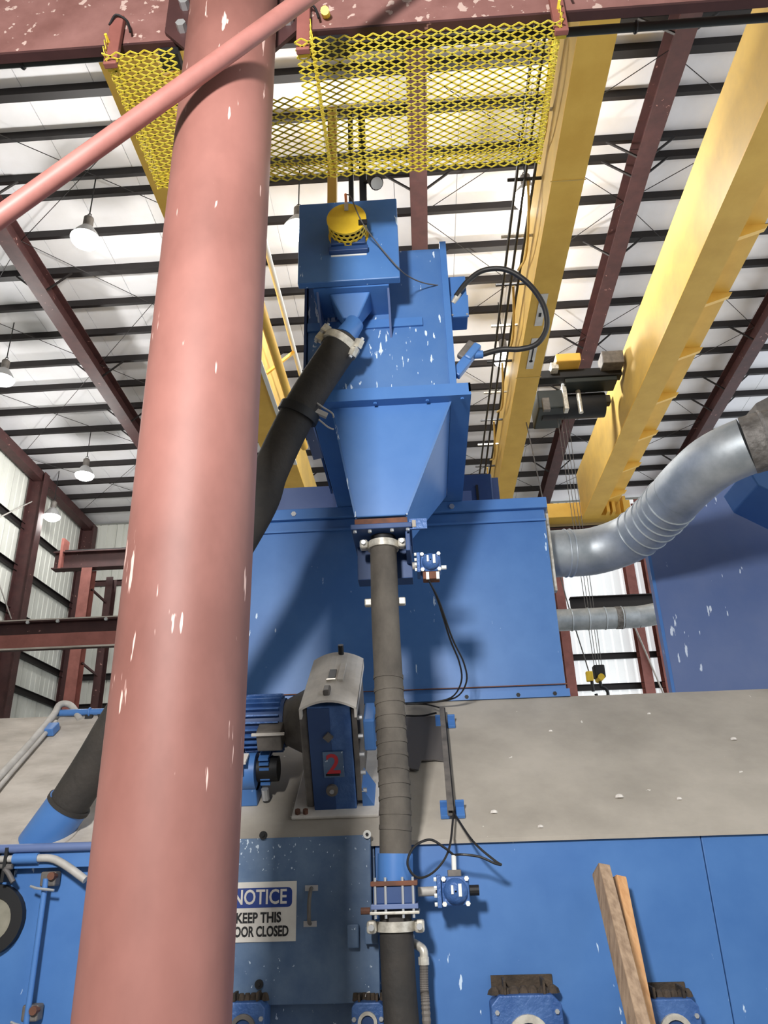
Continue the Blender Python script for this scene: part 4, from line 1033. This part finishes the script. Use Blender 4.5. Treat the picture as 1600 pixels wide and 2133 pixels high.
t = thing('blue_pipe', a, 'short blue horizontal pipe with bracket at the top of the left slope', 'pipe')
MB().cyl(a, b + (b - a) * .6, .022, n=14).build('pipe', 'blue_clean', t, True)
c = a + (b - a) * .72
MB().ring(c, b - a, .024, .008, 16, 6).build('pipe_clip', 'blue_clean', t)
MB().bar(c + V((0, -.01, -.09)), c, .05, .02, (1, 0, 0)).build('bracket', 'black', t)
MB().bar(c + V((.09, -.01, -.07)), c + V((.06, 0, 0)), .02, .02).build('bracket', 'black', t)
t = thing('face_conduit', atY(60, 1785, 3.92), 'run of pale conduits clipped along the top of the left cabinet face', 'conduit')
zc = atY(60, 1788, 3.92).z
MB().cyl((-3.3, 3.92, zc), (-1.88, 3.92, zc), .016, n=12).build('conduit', 'conduit', t, True)
MB().cyl((-3.3, 3.925, zc + .045), (-1.6, 3.925, zc + .045), .02, n=12).build('upper_conduit', 'blue_dull', t, True)
MB().cyl((-1.99, 3.92, zc), (-1.87, 3.92, zc), .024, n=12).build('coupling', 'blue_clean', t, True)
MB().tube(smoothpath([(-1.88, 3.92, zc), (-1.80, 3.92, zc - .005), (-1.72, 3.91, zc - .04), (-1.62, 3.9, zc - .1)], 5), .018, 10).build('flexible_end', 'conduit', t, True)
MB().tube(smoothpath([(-3.3, 3.915, zc - .03), (-2.1, 3.915, zc - .03), (-2.02, 3.91, zc - .045), (-1.97, 3.91, zc - .1)], 6), .012, 10).build('drop_cable', 'cable_grey', t, True)
for X in (-2.08, -2.03):
    MB().box(X, X + .015, 3.9, 3.995, zc - .1, zc + .05).build('clip', 'black', t)
pa, pb = atY(96, 1830, 3.93), atY(58, 2110, 3.93)
t = thing('latch_rod', pb, 'long blue latch rod with clamp head on the left cabinet face', 'rod')
MB().cyl(pa, (pa.x, 3.93, .5), .013, n=12).build('rod', 'blue_clean', t, True)
for dz, nm in ((0, 'upper_clamp'), (pb.z - pa.z, 'lower_clamp')):
    q = V((pa.x, 3.93, pa.z + dz))
    cl = MB().box(q.x - .03, q.x + .045, 3.93, 3.99, q.z - .035, q.z + .03).build(nm, 'motor_grey', t, bevel=.008)
    MB().cyl(q + V((.03, -.02, .01)), q + V((.03, .02, .01)), .018, n=10).build('clamp_bolt', 'rust', cl)
    MB().tube(smoothpath([q + V((-.06, -.02, -.03)), q + V((-.02, -.03, -.04)), q + V((.06, -.03, -.05))], 4), .006, 6).build('spring_clip', 'bolt', cl)
